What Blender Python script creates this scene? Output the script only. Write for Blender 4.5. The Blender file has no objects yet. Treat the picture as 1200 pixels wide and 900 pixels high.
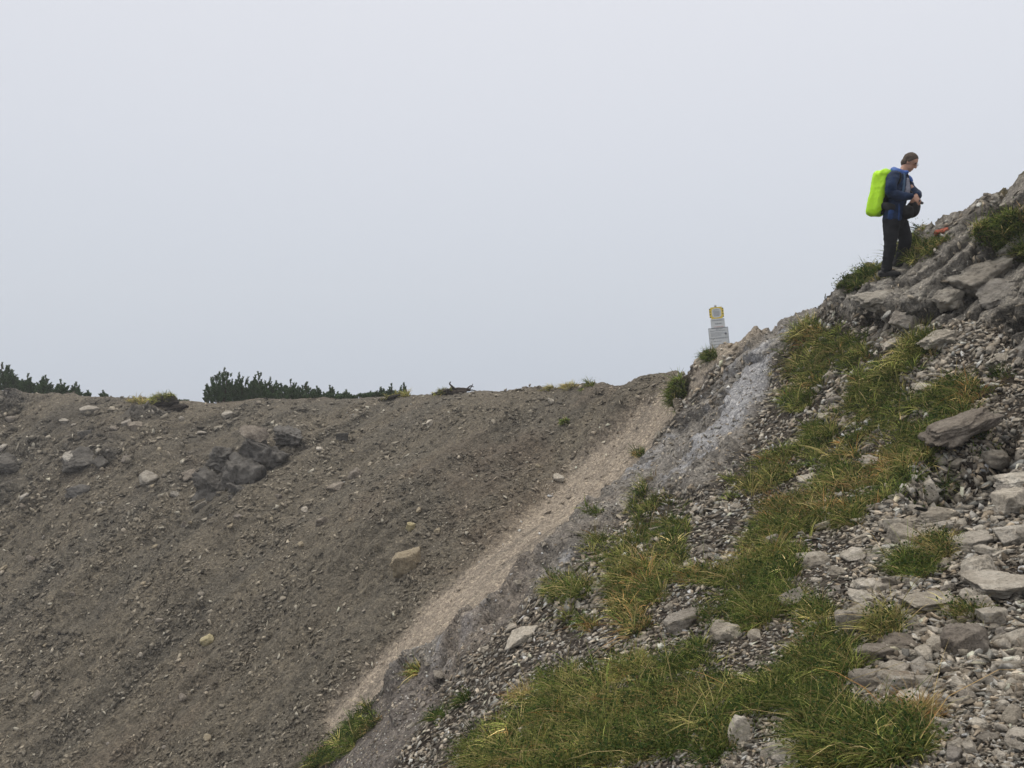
import bpy, bmesh, math, random
import numpy as np
from mathutils import Vector, Matrix, Euler
from mathutils.bvhtree import BVHTree

SC = bpy.context.scene
COL = SC.collection
R = math.radians

# ------------------------------------------------------------------ camera
F = 940.0            # focal length in pixels of the 1200 px wide photograph
cam = bpy.data.objects.new('camera', bpy.data.cameras.new('camera'))
COL.objects.link(cam)
cam.data.sensor_width = 36.0
cam.data.lens = 36.0 * F / 1200.0
cam.data.clip_start = 0.05
cam.data.clip_end = 1500
cam.location = (0, 0, 0)
cam.rotation_euler = (R(90), 0, 0)
SC.camera = cam

# ------------------------------------------------------------------ light
SUN_EL, SUN_AZ = 60.0, -118.0     # a veiled sun, high over the left of the bowl
W = bpy.data.worlds.new('World'); SC.world = W; W.use_nodes = True
nt = W.node_tree; nt.nodes.clear()
sky = nt.nodes.new('ShaderNodeTexSky'); sky.sky_type = 'NISHITA'; sky.sun_disc = False
sky.sun_elevation = R(SUN_EL); sky.sun_rotation = R(180 + SUN_AZ)
sky.air_density = 1.0; sky.dust_density = 6.0
hsv = nt.nodes.new('ShaderNodeHueSaturation'); hsv.inputs['Saturation'].default_value = 0.25
nt.links.new(sky.outputs[0], hsv.inputs['Color'])
# overcast cloud layer: brighter overhead, cooler and darker towards the horizon
geo = nt.nodes.new('ShaderNodeTexCoord')
sep = nt.nodes.new('ShaderNodeSeparateXYZ'); nt.links.new(geo.outputs['Generated'], sep.inputs[0])
ramp = nt.nodes.new('ShaderNodeValToRGB')
mr = nt.nodes.new('ShaderNodeMapRange'); mr.inputs['From Min'].default_value = -1; mr.inputs['From Max'].default_value = 1
nt.links.new(sep.outputs['Z'], mr.inputs['Value']); nt.links.new(mr.outputs[0], ramp.inputs[0])
cr = ramp.color_ramp; cr.interpolation = 'EASE'
cr.interpolation = 'LINEAR'
cr.elements[0].position = 0.0; cr.elements[0].color = (.12, .12, .12, 1)
cr.elements[1].position = 1.0; cr.elements[1].color = (1.80, 1.70, 1.55, 1)
for p_, c_ in ((.42, (.24, .25, .27, 1)), (.47, (.570, .610, .690, 1)), (.51, (.600, .655, .740, 1)), (.55, (.640, .690, .768, 1)), (.64, (.72, .752, .825, 1)), (.72, (.78, .80, .865, 1)), (.80, (.98, .985, 1.02, 1))):
    e = cr.elements.new(p_); e.color = c_
sc10 = nt.nodes.new('ShaderNodeVectorMath'); sc10.operation = 'SCALE'; sc10.inputs['Scale'].default_value = 10.0
nt.links.new(ramp.outputs[0], sc10.inputs[0])
mixw = nt.nodes.new('ShaderNodeMix'); mixw.data_type = 'RGBA'; mixw.inputs['Factor'].default_value = 0.94
nt.links.new(hsv.outputs[0], mixw.inputs['A']); nt.links.new(sc10.outputs[0], mixw.inputs['B'])
bg = nt.nodes.new('ShaderNodeBackground'); bg.inputs['Strength'].default_value = 0.10
wo = nt.nodes.new('ShaderNodeOutputWorld')
nt.links.new(mixw.outputs['Result'], bg.inputs['Color']); nt.links.new(bg.outputs[0], wo.inputs['Surface'])

sun = bpy.data.objects.new('sun', bpy.data.lights.new('sun', 'SUN'))
sun.data.energy = 1.5; sun.data.angle = R(12); sun.data.color = (1.0, .95, .88)
sun.rotation_euler = (R(90 - SUN_EL), 0, R(SUN_AZ))
COL.objects.link(sun)
SC.view_settings.view_transform = 'Standard'; SC.view_settings.look = 'None'
SC.view_settings.exposure = 0.0; SC.view_settings.gamma = 1.0
SC.cycles.volume_bounces = 0
SC.cycles.max_bounces = 5
SC.cycles.diffuse_bounces = 3
SC.cycles.transmission_bounces = 3
SC.cycles.use_denoising = True

# ------------------------------------------------------------------ helpers
rng = np.random.default_rng(11)

def tag(o, label=None, cat=None, group=None, kind=None):
    if label: o['label'] = label
    if cat: o['category'] = cat
    if group: o['group'] = group
    if kind: o['kind'] = kind
    return o

def obj(name, me, mat=None, parent=None):
    o = bpy.data.objects.new(name, me); COL.objects.link(o)
    if mat is not None:
        me.materials.clear(); me.materials.append(mat)
    if parent is not None: o.parent = parent
    return o

def empty(name, loc=(0, 0, 0), rot=(0, 0, 0)):
    o = bpy.data.objects.new(name, None); COL.objects.link(o)
    o.location = loc; o.rotation_euler = rot; o.empty_display_size = .1
    return o

def mesh_np(name, V, Fc, smooth=False, col=None, colname='Col'):
    """V (n,3) array, Fc (m,k) array of equal sized faces"""
    V = np.asarray(V, dtype=np.float32); Fc = np.asarray(Fc, dtype=np.int32)
    me = bpy.data.meshes.new(name)
    m, k = Fc.shape
    me.vertices.add(len(V)); me.vertices.foreach_set('co', V.ravel())
    me.loops.add(m * k); me.loops.foreach_set('vertex_index', Fc.ravel())
    me.polygons.add(m)
    me.polygons.foreach_set('loop_start', np.arange(0, m * k, k, dtype=np.int32))
    me.polygons.foreach_set('loop_total', np.full(m, k, dtype=np.int32))
    if smooth: me.polygons.foreach_set('use_smooth', np.ones(m, dtype=bool))
    if col is not None:
        a = me.attributes.new(colname, 'FLOAT_COLOR', 'POINT')
        c = np.ones((len(V), 4), dtype=np.float32); c[:, :3] = col
        a.data.foreach_set('color', c.ravel())
    me.update(calc_edges=True)
    return me

def _hash(ix, iy, iz, s):
    h = (ix.astype(np.int64) * 374761393 + iy.astype(np.int64) * 668265263 + iz.astype(np.int64) * 2147483647 + s * 1274126177) & 0xffffffff
    h = ((h ^ (h >> 13)) * 1274126177) & 0xffffffff
    h = ((h ^ (h >> 16)) * 2246822519) & 0xffffffff
    return ((h ^ (h >> 15)) & 0xffffff) / float(0xffffff)

def vnoise(P, s=0):
    """smooth value noise, -1..1"""
    P = np.asarray(P, dtype=np.float64); I = np.floor(P); f = P - I; I = I.astype(np.int64)
    w = f * f * f * (f * (f * 6 - 15) + 10)
    r = 0
    for dx in (0, 1):
        wx = w[:, 0] if dx else 1 - w[:, 0]
        for dy in (0, 1):
            wy = w[:, 1] if dy else 1 - w[:, 1]
            for dz in (0, 1):
                wz = w[:, 2] if dz else 1 - w[:, 2]
                r = r + wx * wy * wz * _hash(I[:, 0] + dx, I[:, 1] + dy, I[:, 2] + dz, s)
    return r * 2 - 1

def fbm(P, scale, octv=4, s=0, gain=.5):
    P = np.asarray(P) * scale; a = 1; t = 0; r = 0
    for o in range(octv):
        r = r + a * vnoise(P + 17.3 * o, s + o); t += a; a *= gain; P = P * 2.03
    return r / t

def ridged(P, scale, octv=3, s=0):
    P = np.asarray(P) * scale; a = 1; t = 0; r = 0
    for o in range(octv):
        r = r + a * (1 - 2 * np.abs(vnoise(P + 9.1 * o, s + o))); t += a; a *= .5; P = P * 2.07
    return r / t

def sstep(a, b, x):
    t = np.clip((x - a) / (b - a + 1e-12), 0, 1); return t * t * (3 - 2 * t)

# ------------------------------------------------------------------ terrain shape
# control points: direction (column, row of the photo) and distance along the view axis in metres
RIM = [(-450, 452, 33), (-250, 455, 32), (-100, 455, 31), (0, 459, 30), (60, 463, 29.5), (120, 467, 29), (180, 469, 28.5), (225, 473, 28.5), (300, 469, 28.5), (400, 468, 28), (480, 464, 27),
       (560, 459, 26), (640, 454, 24), (700, 449, 22), (745, 444, 20.3), (790, 436, 18.5), (815, 424, 17), (845, 410, 15.6), (880, 397, 14.5),
       (930, 378, 13.4), (975, 360, 12.7), (1005, 340, 12.1), (1040, 324, 11.55), (1070, 297, 11.1), (1105, 274, 10.6), (1150, 243, 10.0), (1200, 212, 9.5), (1300, 150, 9.0), (1450, 60, 8.4)]
INNER = [
 (1450, 900, 2.3), (1200, 900, 2.6), (1000, 900, 2.95), (800, 900, 3.5), (600, 900, 4.4), (500, 900, 5.8), (420, 900, 8.0), (350, 900, 10.6), (300, 900, 12.8), (150, 900, 14.8), (0, 900, 16.3), (-250, 900, 18), (-450, 900, 19),
 (1450, 700, 3.6), (1200, 750, 3.8), (1000, 750, 4.3), (850, 750, 4.95), (700, 750, 6.1), (600, 750, 7.9), (500, 770, 10.4), (440, 822, 12.0), (350, 750, 15.8), (150, 750, 18.4), (0, 750, 20), (-250, 750, 21.5),
 (1450, 500, 5.3), (1200, 600, 5.4), (1050, 600, 6.2), (900, 600, 7.4), (750, 600, 9.7), (690, 620, 11.3), (640, 645, 13.0), (600, 655, 14.1), (450, 600, 18.3), (250, 600, 22), (0, 600, 24.5), (-250, 600, 26),
 (1450, 300, 7.0), (1200, 480, 7.2), (1050, 480, 8.5), (950, 480, 9.9), (850, 500, 12.2), (790, 520, 14.4), (740, 545, 16.0), (650, 530, 19.5), (450, 520, 23.6), (250, 520, 26.0), (0, 520, 27.3), (-250, 520, 29),
 (1300, 330, 7.9), (1200, 390, 8.0), (1100, 380, 9.0), (1000, 400, 10.7), (920, 420, 12.5), (860, 445, 14.0), (1150, 310, 9.3), (700, 480, 20.6), (790, 470, 17.4), (1040, 350, 11.0), (1200, 300, 8.8),
 # below the frame
 (600, 1150, 2.6), (1000, 1150, 2.0), (1300, 1100, 1.9), (500, 990, 4.0),
]
ctl = []
for u, v, d in RIM:
    q = (450 - v) / F; z = q * d; s = (u - 600) / F
    ctl.append((s, d, q))
    sl = .10 if u < 500 else .32
    for k, drop in ((1.07, sl * .6), (1.2, sl)):
        y = d * k; ctl.append((s, y, (z - drop * (y - d) - .02 * d * (k > 1.1) * (u > 500)) / y))
for u, v, d in INNER:
    ctl.append(((u - 600) / F, d, (450 - v) / F))
for s in np.linspace(-1.15, 1.0, 8):
    ctl.append((s, 60, (-9 + 3 * s) / 60)); ctl.append((s, 140, -45 / 140))
    y = 1.0; ctl.append((s, y, (-1.62 + .38 * s * y) / y))
for s, y, z in ((-.64, 5, -4.4), (-.64, 10, -6.9), (-1.1, 5, -6.0), (-1.1, 10, -9.2), (-.3, 7, -4.5), (-.32, 3, -2.65), (-.9, 2.5, -3.2)):
    ctl.append((s, y, z / y))
ctl = np.array(ctl)
TS = .62
cx = np.c_[ctl[:, 0], np.log(ctl[:, 1]) * TS]
def _k(r): return np.where(r > 1e-9, r * r * np.log(r + 1e-12), 0)
n = len(cx)
Km = _k(np.linalg.norm(cx[:, None] - cx[None], axis=2)) + np.eye(n) * 2e-5
Pm = np.c_[np.ones(n), cx]
A = np.zeros((n + 3, n + 3)); A[:n, :n] = Km; A[:n, n:] = Pm; A[n:, :n] = Pm.T
sol = np.linalg.solve(A, np.r_[ctl[:, 2], 0, 0, 0])
def qsurf(s, t):
    X = np.c_[s, t * TS]; out = np.empty(len(X))
    for i in range(0, len(X), 20000):
        x = X[i:i + 20000]
        out[i:i + 20000] = _k(np.linalg.norm(x[:, None] - cx[None], axis=2)) @ sol[:n] + np.c_[np.ones(len(x)), x] @ sol[n:]
    return out
NS, NT = 220, 520
S0, S1 = -.98, .86
sg = np.linspace(S0, S1, NS); tg = np.linspace(math.log(1.0), math.log(140), NT)
SS, TT = np.meshgrid(sg, tg, indexing='ij')
Q = qsurf(SS.ravel(), TT.ravel()).reshape(NS, NT)
NC, NR = 860, 900
cols = np.linspace(S0, S1, NC)
ci = (cols - S0) / (S1 - S0) * (NS - 1); i0 = np.clip(ci.astype(int), 0, NS - 2); cf = (ci - i0)[:, None]
Qc = Q[i0] * (1 - cf) + Q[i0 + 1] * cf
V = np.empty((NC, NR, 3))
for c in range(NC):
    q = Qc[c]
    m = np.hypot(np.diff(q) * F, np.diff(tg) * 130.0)
    qm = (q[1:] + q[:-1]) / 2
    m = np.where(qm < -.56, m * .25, m)          # ground below the frame: coarser
    L = np.r_[0, np.cumsum(m)]; k = np.linspace(0, L[-1], NR)
    t = np.interp(k, L, tg); qq = np.interp(k, L, q); y = np.exp(t)
    V[c, :, 0] = cols[c] * y; V[c, :, 1] = y; V[c, :, 2] = qq * y
GI = np.arange(NC * NR).reshape(NC, NR)
GF = np.stack([GI[:-1, :-1], GI[1:, :-1], GI[1:, 1:], GI[:-1, 1:]], -1).reshape(-1, 4)
P = V.reshape(-1, 3).copy()
def grid_normals(P):
    G = P.reshape(NC, NR, 3)
    a = np.gradient(G, axis=0); b = np.gradient(G, axis=1)
    nn = np.cross(a, b); nn /= np.linalg.norm(nn, axis=2, keepdims=True) + 1e-12
    return nn.reshape(-1, 3)
NRM = grid_normals(P)
UV = lambda P: (600 + F * P[:, 0] / P[:, 1], 450 - F * P[:, 2] / P[:, 1])

# ------------------------------------------------------------------ ground zones (real places on the slope, laid out once on the base surface)
def poly_sd(u, v, poly):
    """signed distance (inside positive) to a polygon, in the units of u, v"""
    p = np.array(poly, float); x = np.c_[u, v]; dmin = np.full(len(x), 1e18); ins = np.zeros(len(x), bool)
    for i in range(len(p)):
        a, b = p[i], p[(i + 1) % len(p)]; e = b - a; w = x - a
        h = np.clip((w @ e) / (e @ e), 0, 1)
        dmin = np.minimum(dmin, ((w - h[:, None] * e) ** 2).sum(1))
        c = (a[1] <= x[:, 1]) != (b[1] <= x[:, 1])
        xi = a[0] + (x[:, 1] - a[1]) * e[0] / (e[1] if abs(e[1]) > 1e-9 else 1e-9)
        ins ^= c & (x[:, 0] < xi)
    d = np.sqrt(dmin); return np.where(ins, d, -d)

NEAR_LINE = [(815, 395), (797, 440), (800, 488), (772, 535), (715, 603), (655, 662), (600, 705), (553, 745), (500, 778), (465, 803), (400, 862), (345, 905), (230, 1500), (2500, 1500), (2500, -600), (815, -600)]
GROOVE = [(786, 442), (803, 488), (770, 542), (735, 585), (705, 622), (655, 668), (600, 712), (553, 745), (500, 776), (468, 806), (425, 832), (395, 862), (376, 866), (372, 822), (416, 776), (466, 732), (500, 690), (556, 648), (608, 596), (666, 536), (730, 482), (762, 454)]
GREYBAND = [(905, 378), (965, 362), (935, 405), (915, 445), (885, 490), (862, 545), (830, 575), (755, 603), (705, 648), (650, 700), (600, 742), (560, 775), (500, 815), (470, 850), (455, 800), (500, 775), (553, 743), (600, 704), (655, 662), (715, 603), (772, 540), (805, 488), (850, 440)]
GRAVEL = [(380, 905), (415, 860), (465, 808), (500, 785), (520, 800), (500, 850), (455, 905)]
TANROCK = [(828, 412), (862, 400), (905, 384), (880, 408), (858, 432), (822, 466), (806, 486), (815, 450)]
CRAG = [(1000, 330), (1045, 322), (1070, 296), (1105, 272), (1150, 240), (1200, 205), (1500, 20), (1500, 440), (1200, 425), (1175, 385), (1120, 372), (1060, 378), (1010, 372), (970, 362)]
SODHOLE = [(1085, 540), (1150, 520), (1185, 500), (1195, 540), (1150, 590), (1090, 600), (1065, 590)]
# grass: (u, v, half width, half height, tilt deg)
GR = [(956, 410, 24, 18, 35), (945, 438, 20, 30, 10), (997, 413, 26, 20, 20), (1045, 430, 46, 18, -25), (940, 470, 18, 14, 0), (1035, 468, 34, 16, -20), (1137, 460, 46, 15, -15),
      (1075, 512, 62, 34, -25), (985, 505, 42, 17, -15), (1020, 552, 62, 26, -20), (905, 560, 42, 18, -30), (872, 574, 18, 12, 0), (905, 655, 36, 70, 12), (985, 588, 75, 20, -12),
      (880, 710, 26, 24, -20), (838, 700, 18, 30, 20), (962, 788, 52, 30, -35), (905, 818, 58, 22, -15), (836, 850, 22, 50, 0), (975, 865, 34, 38, 0), (1052, 872, 44, 26, 0),
      (1070, 665, 16, 11, 0), (1098, 643, 15, 11, 0), (1038, 740, 14, 14, 0), (960, 732, 16, 16, 0), (1130, 718, 22, 6, 0),
      (722, 655, 32, 20, -25), (776, 632, 32, 34, 0), (752, 692, 38, 26, -20), (826, 680, 28, 12, -10), (672, 701, 24, 12, -15), (680, 730, 13, 9, 0), (745, 732, 18, 14, 0),
      (714, 778, 28, 18, -10), (780, 782, 50, 20, -20), (660, 798, 22, 13, -20), (700, 870, 130, 36, -8), (680, 830, 62, 24, -12), (790, 845, 60, 40, 0), (862, 822, 20, 14, 0), (610, 880, 42, 28, 0),
      (1010, 342, 36, 11, -20), (1180, 274, 27, 22, -30), (1100, 293, 26, 5, -32), (1072, 300, 14, 8, -35), (405, 870, 42, 8, -42), (1130, 505, 30, 10, 0),
      (950, 360, 0, 0, 0)]
def grass_mask(u, v, P):
    m = np.zeros(len(u))
    w = fbm(P, 1.6, 3, 5) * .75 + fbm(P, 6.0, 2, 8) * .55
    for (a, b, ra, rb, t) in GR:
        if ra == 0: continue
        c, s_ = math.cos(R(t)), math.sin(R(t)); du, dv = u - a, v - b
        k = 1 - np.hypot((du * c + dv * s_) / (ra * 1.16 + 2), (-du * s_ + dv * c) / (rb * 1.16 + 2))
        m = np.maximum(m, sstep(-.12, .18, k + w * .55))
    return m

u0, v0 = UV(P)
wob = fbm(P, 1.3, 4, 3)
pxw = 14 * wob                                           # ragged zone borders
ridge_y = np.interp(u0, [r[0] for r in RIM], [r[2] for r in RIM])
front = P[:, 1] < ridge_y * 1.04
NEARM = sstep(-3, 3, poly_sd(u0, v0, NEAR_LINE) + pxw * .3)
NEARM = np.where(front, NEARM, (u0 > 800).astype(float))
GROM = sstep(-2, 12, poly_sd(u0, v0, GROOVE) + pxw * .5) * front
BANDM = sstep(-7, 7, poly_sd(u0, v0, GREYBAND) + pxw) * front
GRAVM = sstep(-6, 6, poly_sd(u0, v0, GRAVEL) + pxw * .6) * front
TANM = sstep(-5, 5, poly_sd(u0, v0, TANROCK) + pxw * .8) * front
CRAGM = sstep(-8, 8, poly_sd(u0, v0, CRAG) + pxw)
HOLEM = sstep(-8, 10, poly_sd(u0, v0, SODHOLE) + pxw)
GRM = grass_mask(u0, v0, P) * front * NEARM
GRM = np.maximum(GRM, 0)
SCREE = (1 - NEARM) * (1 - GROM)
DEPTHW = np.clip(P[:, 1] / 12, .25, 1.6)

# ------------------------------------------------------------------ terrain relief
disp = np.zeros(len(P))
# scree: runnels along the fall line, small lumps
fl = np.array([-.70, -.72]); ac = P[:, 0] * .72 - P[:, 1] * .70 ; al = P[:, 0] * fl[0] + P[:, 1] * fl[1]
RUN = np.c_[ac * 1.1, al * .16, P[:, 2] * .1]
disp += SCREE * (fbm(RUN, 1.0, 4, 21) * .30 + fbm(RUN * [3.2, 1.3, 1], 1.0, 3, 25) * .07 + fbm(P, .22, 3, 22) * .45 + fbm(P, 2.6, 3, 23) * .09 + fbm(P, 9, 2, 24) * .035) * sstep(0, 1, (ridge_y - P[:, 1]) / 2.5 + .25)
lumps = sstep(.25, .6, fbm(P * [1, 1, 1.4], .55, 3, 61))
upper = sstep(-8.0, -1.0, P[:, 2]) * sstep(520, 100, u0)
disp += SCREE * upper * lumps * (ridged(P, 1.5, 4, 62) * .38 + .10)
rimw = np.exp(-((P[:, 1] - ridge_y) / 1.2) ** 2) * (u0 < 830)
disp += rimw * (.10 * fbm(P, 1.1, 4, 63) + .04 * ridged(P, 5, 2, 64))
# groove: smooth channel with long flutes
disp += GROM * (-.16 + .10 * fbm(np.c_[ac * 3.2, al * .22, P[:, 2] * .1], 1.0, 3, 31) + .02 * fbm(P, 8, 2, 32))
gsd = poly_sd(u0, v0, NEAR_LINE)
lip = np.exp(-((gsd - 5) / 6) ** 2) * front * sstep(470, 560, v0) * sstep(860, 780, v0)
disp += lip * .16
# near slope
disp += NEARM * DEPTHW * (fbm(P, .9, 4, 41) * .14 + fbm(P, 4.0, 4, 42) * .045)
bed = P[:, 2] - .80 * P[:, 0] + .22 * fbm(P, .8, 3, 43) + .2 * P[:, 1] * .3
def terrace(x):
    f = x - np.floor(x); return np.where(f < .72, f / .72, (1 - f) / .28)
disp += BANDM * (ridged(P, 1.6, 3, 44) * .09 + .04 * terrace(bed * 3.1))
disp += TANM * (.10 + .12 * fbm(P, 1.6, 4, 45) + .05 * ridged(P, 4, 3, 46))
def beds(P, thick, length, s, wob):
    '''bedded rock: layers that dip to the lower left, each broken into blocks that stand out by different amounts, open cracks between'''
    w = P + np.c_[fbm(P, 1.3, 3, s), fbm(P, 1.3, 3, s + 3), fbm(P, 1.3, 3, s + 6)] * wob
    b = w @ np.array([-.70, .0, .72]) / thick; a = w @ np.array([.28, -.886, .367]) / length
    kb = np.floor(b); fb = b - kb
    a = a + _hash(kb, kb * 0, kb * 0, s) * 7; ka = np.floor(a); fa = a - ka
    h = _hash(kb, ka, kb * 0, s + 1)
    crack = np.maximum(sstep(.10, .0, np.minimum(fb, 1 - fb)), sstep(.05, .0, np.minimum(fa, 1 - fa)))
    return h, crack, fb
h1, c1, f1 = beds(P, .40, 1.15, 81, .13); h2, c2, f2 = beds(P, .12, .42, 85, .06)
rocky = np.maximum(CRAGM, .55 * BANDM + .5 * TANM)
disp += CRAGM * (.20 * h1 + .26 * (1 - f1) - .12 * c1 + .06 * h2 + .10 * (1 - f2) - .04 * c2 + .12 * fbm(P, 1.1, 3, 47) + .07 * ridged(P, 4.6, 4, 48) - .24)
disp += BANDM * (.09 * h2 + .10 * (1 - f2) - .04 * c2 + .05 * h1 + .02 * ridged(P, 7, 3, 49) - .05)
disp += NEARM * front * np.exp(-np.clip(gsd, 0, 400) / 22.) * sstep(455, 520, v0) * sstep(775, 700, v0) * .12
disp += GRM * (.025 + .03 * fbm(P, 3.0, 3, 51)) * np.clip(P[:, 1] / 6, .5, 1.2)
disp -= HOLEM * .34
disp *= np.where(P[:, 1] < 1.5, .3, 1)
P1 = P + NRM * disp[:, None]
NRM1 = grid_normals(P1)

# ------------------------------------------------------------------ terrain colours (base colour of what lies there, plus shade painted into crag cracks and the hollow)
def C(*c): return np.array(c)[None, :]
def lerp(a, b, t): return a * (1 - t[:, None]) + b * t[:, None]
n1 = fbm(RUN, .8, 4, 71); n2 = fbm(P, 1.6, 4, 72); n3 = fbm(P, .45, 3, 73); n4 = fbm(P, 6, 3, 74)
col = np.tile(C(.205, .180, .140), (len(P), 1))
col = lerp(col, C(.135, .126, .108), sstep(-.15, .45, n1) * .5)
n5 = fbm(RUN * [3.0, 1.2, 1], 1.0, 3, 78)
col = lerp(col, C(.22, .192, .150), sstep(.1, .5, n5) * .5); col = lerp(col, C(.120, .108, .088), sstep(.12, .55, -n5) * .45)                 # greyer runnels
col = lerp(col, C(.178, .145, .112), sstep(.05, .6, n3 + .3 * n2) * .7)         # browner earth
col = lerp(col, C(.120, .114, .106), upper * lumps * .8)
dark_patch = sstep(.15, .5, fbm(P, .5, 3, 75)) * upper  # darker blotches over the upper left scree
col = lerp(col, C(.095, .085, .074), dark_patch * .5)
gcol = lerp(np.tile(C(.46, .392, .315), (len(P), 1)), C(.32, .278, .228), sstep(-.2, .5, fbm(np.c_[ac * 3.2, al * .25, P[:, 2]], 1, 3, 33)))
col = lerp(col, gcol, GROM)
rub = lerp(np.tile(C(.085, .071, .058), (len(P), 1)), C(.045, .035, .027), sstep(-.1, .5, n2))
rub = lerp(rub, C(.16, .14, .115), sstep(.1, .6, n4))
nearc = rub
band = lerp(np.tile(C(.335, .312, .282), (len(P), 1)), C(.21, .195, .175), sstep(-.05, .5, n2 + .4 * n4))
strk = fbm(np.c_[ac * 1.8, al * .35, P[:, 2] * .3], 1.0, 4, 77)
whit = np.exp(-(((u0 - 868) / 46) ** 2 + ((v0 - 455) / 75) ** 2)) + .55 * np.exp(-(((u0 - 800) / 60) ** 2 + ((v0 - 560) / 40) ** 2))
band = lerp(band, C(.50, .505, .53), sstep(.26, .66, strk * .8 + .35 * n4 + .45 * whit) * .8)
band = lerp(band, C(.27, .225, .185), sstep(.2, .6, n3 - .4 * n2) * .6)
nearc = lerp(nearc, band, BANDM)
nearc = lerp(nearc, lerp(np.tile(C(.40, .345, .28), (len(P), 1)), C(.26, .235, .21), sstep(-.1, .4, n2)), TANM)
nearc = lerp(nearc, C(.235, .21, .19) * (1 + .25 * n4[:, None]), GRAVM)
crag = lerp(np.tile(C(.36, .335, .295), (len(P), 1)), C(.225, .208, .182), sstep(-.15, .45, n2))
crag = lerp(crag, C(.42, .395, .355), sstep(.45, .95, h1 + .3 * n4) * .7)
crag = lerp(crag, C(.06, .056, .048), np.maximum(c1, c2 * .6) * .8)  # shade of the crevices painted into the crag colour
nearc = lerp(nearc, crag, CRAGM)
nearc = lerp(nearc, C(.052, .043, .030), GRM * .85)
nearc = lerp(nearc, C(.035, .027, .021), HOLEM)  # shade in the hollow under the slab, painted in as near-black
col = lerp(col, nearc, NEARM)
back = ~front
col[back] = np.array([.11, .095, .06])

col[~back] *= .84
GCL = sstep(-.26, .12, fbm(P, 3.0, 3, 97)) * .95 + .05
GCL[CRAGM > .4] = 1
GCL = np.maximum(GCL, .62 * sstep(770, 840, v0) * (u0 < 1000))
# ------------------------------------------------------------------ materials
def new_mat(name):
    m = bpy.data.materials.new(name); m.use_nodes = True; t = m.node_tree; t.nodes.clear()
    o = t.nodes.new('ShaderNodeOutputMaterial'); b = t.nodes.new('ShaderNodeBsdfPrincipled')
    t.links.new(b.outputs[0], o.inputs['Surface']); return m, t, b, o
def N(t, k, **kw):
    n = t.nodes.new(k)
    for a, v in kw.items():
        if a in n.inputs: n.inputs[a].default_value = v
        else: setattr(n, a, v)
    return n
def mixc(t, fac, a, b, mode='MIX'):
    m = t.nodes.new('ShaderNodeMix'); m.data_type = 'RGBA'; m.blend_type = mode
    for val, s in ((fac, m.inputs['Factor']), (a, m.inputs['A']), (b, m.inputs['B'])):
        if hasattr(val, 'links') or hasattr(val, 'is_linked'): t.links.new(val, s)
        else: s.default_value = val
    return m.outputs['Result']
def rampn(t, src, stops):
    r = t.nodes.new('ShaderNodeValToRGB'); t.links.new(src, r.inputs[0])
    e = r.color_ramp.elements
    while len(e) < len(stops): e.new(.5)
    for i, (p, c) in enumerate(stops): e[i].position = p; e[i].color = c if len(c) == 4 else (*c, 1)
    return r.outputs['Color']

def ground_material():
    m, t, b, o = new_mat('slope_ground')
    at = N(t, 'ShaderNodeAttribute'); at.attribute_name = 'Col'
    tc = N(t, 'ShaderNodeTexCoord'); pos = tc.outputs['Object']
    v1 = N(t, 'ShaderNodeTexVoronoi', Scale=16.0, Randomness=1.0); t.links.new(pos, v1.inputs['Vector'])
    v2 = N(t, 'ShaderNodeTexVoronoi', Scale=45.0, Randomness=1.0); t.links.new(pos, v2.inputs['Vector'])
    ns = N(t, 'ShaderNodeTexNoise', Scale=9.0, Detail=8.0, Roughness=.7); t.links.new(pos, ns.inputs['Vector'])
    g1 = N(t, 'ShaderNodeRGBToBW'); t.links.new(v1.outputs['Color'], g1.inputs[0])
    g2 = N(t, 'ShaderNodeRGBToBW'); t.links.new(v2.outputs['Color'], g2.inputs[0])
    c = mixc(t, 1.0, at.outputs['Color'], rampn(t, g1.outputs[0], [(0, (.72, .72, .72)), (.6, (1, 1, 1)), (1, (1.5, 1.48, 1.42))]), 'MULTIPLY')
    c = mixc(t, 1.0, c, rampn(t, g2.outputs[0], [(0, (.72, .72, .73)), (.6, (1, 1, 1)), (1, (1.45, 1.43, 1.40))]), 'MULTIPLY')
    c = mixc(t, 1.0, c, rampn(t, ns.outputs['Fac'], [(.3, (.68, .67, .66)), (.5, (1, 1, 1)), (.72, (1.25, 1.24, 1.22))]), 'MULTIPLY')
    t.links.new(c, b.inputs['Base Color']); b.inputs['Roughness'].default_value = .95
    b.inputs['Specular IOR Level'].default_value = .15
    bp1 = N(t, 'ShaderNodeBump', Strength=.9, Distance=.05); bp1.invert = True; t.links.new(v1.outputs['Distance'], bp1.inputs['Height'])
    bp2 = N(t, 'ShaderNodeBump', Strength=.8, Distance=.02); bp2.invert = True; t.links.new(v2.outputs['Distance'], bp2.inputs['Height']); t.links.new(bp1.outputs[0], bp2.inputs['Normal'])
    bp3 = N(t, 'ShaderNodeBump', Strength=.9, Distance=.09); t.links.new(ns.outputs['Fac'], bp3.inputs['Height']); t.links.new(bp2.outputs[0], bp3.inputs['Normal'])
    t.links.new(bp3.outputs[0], b.inputs['Normal'])
    return m
M_GROUND = ground_material()

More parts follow.
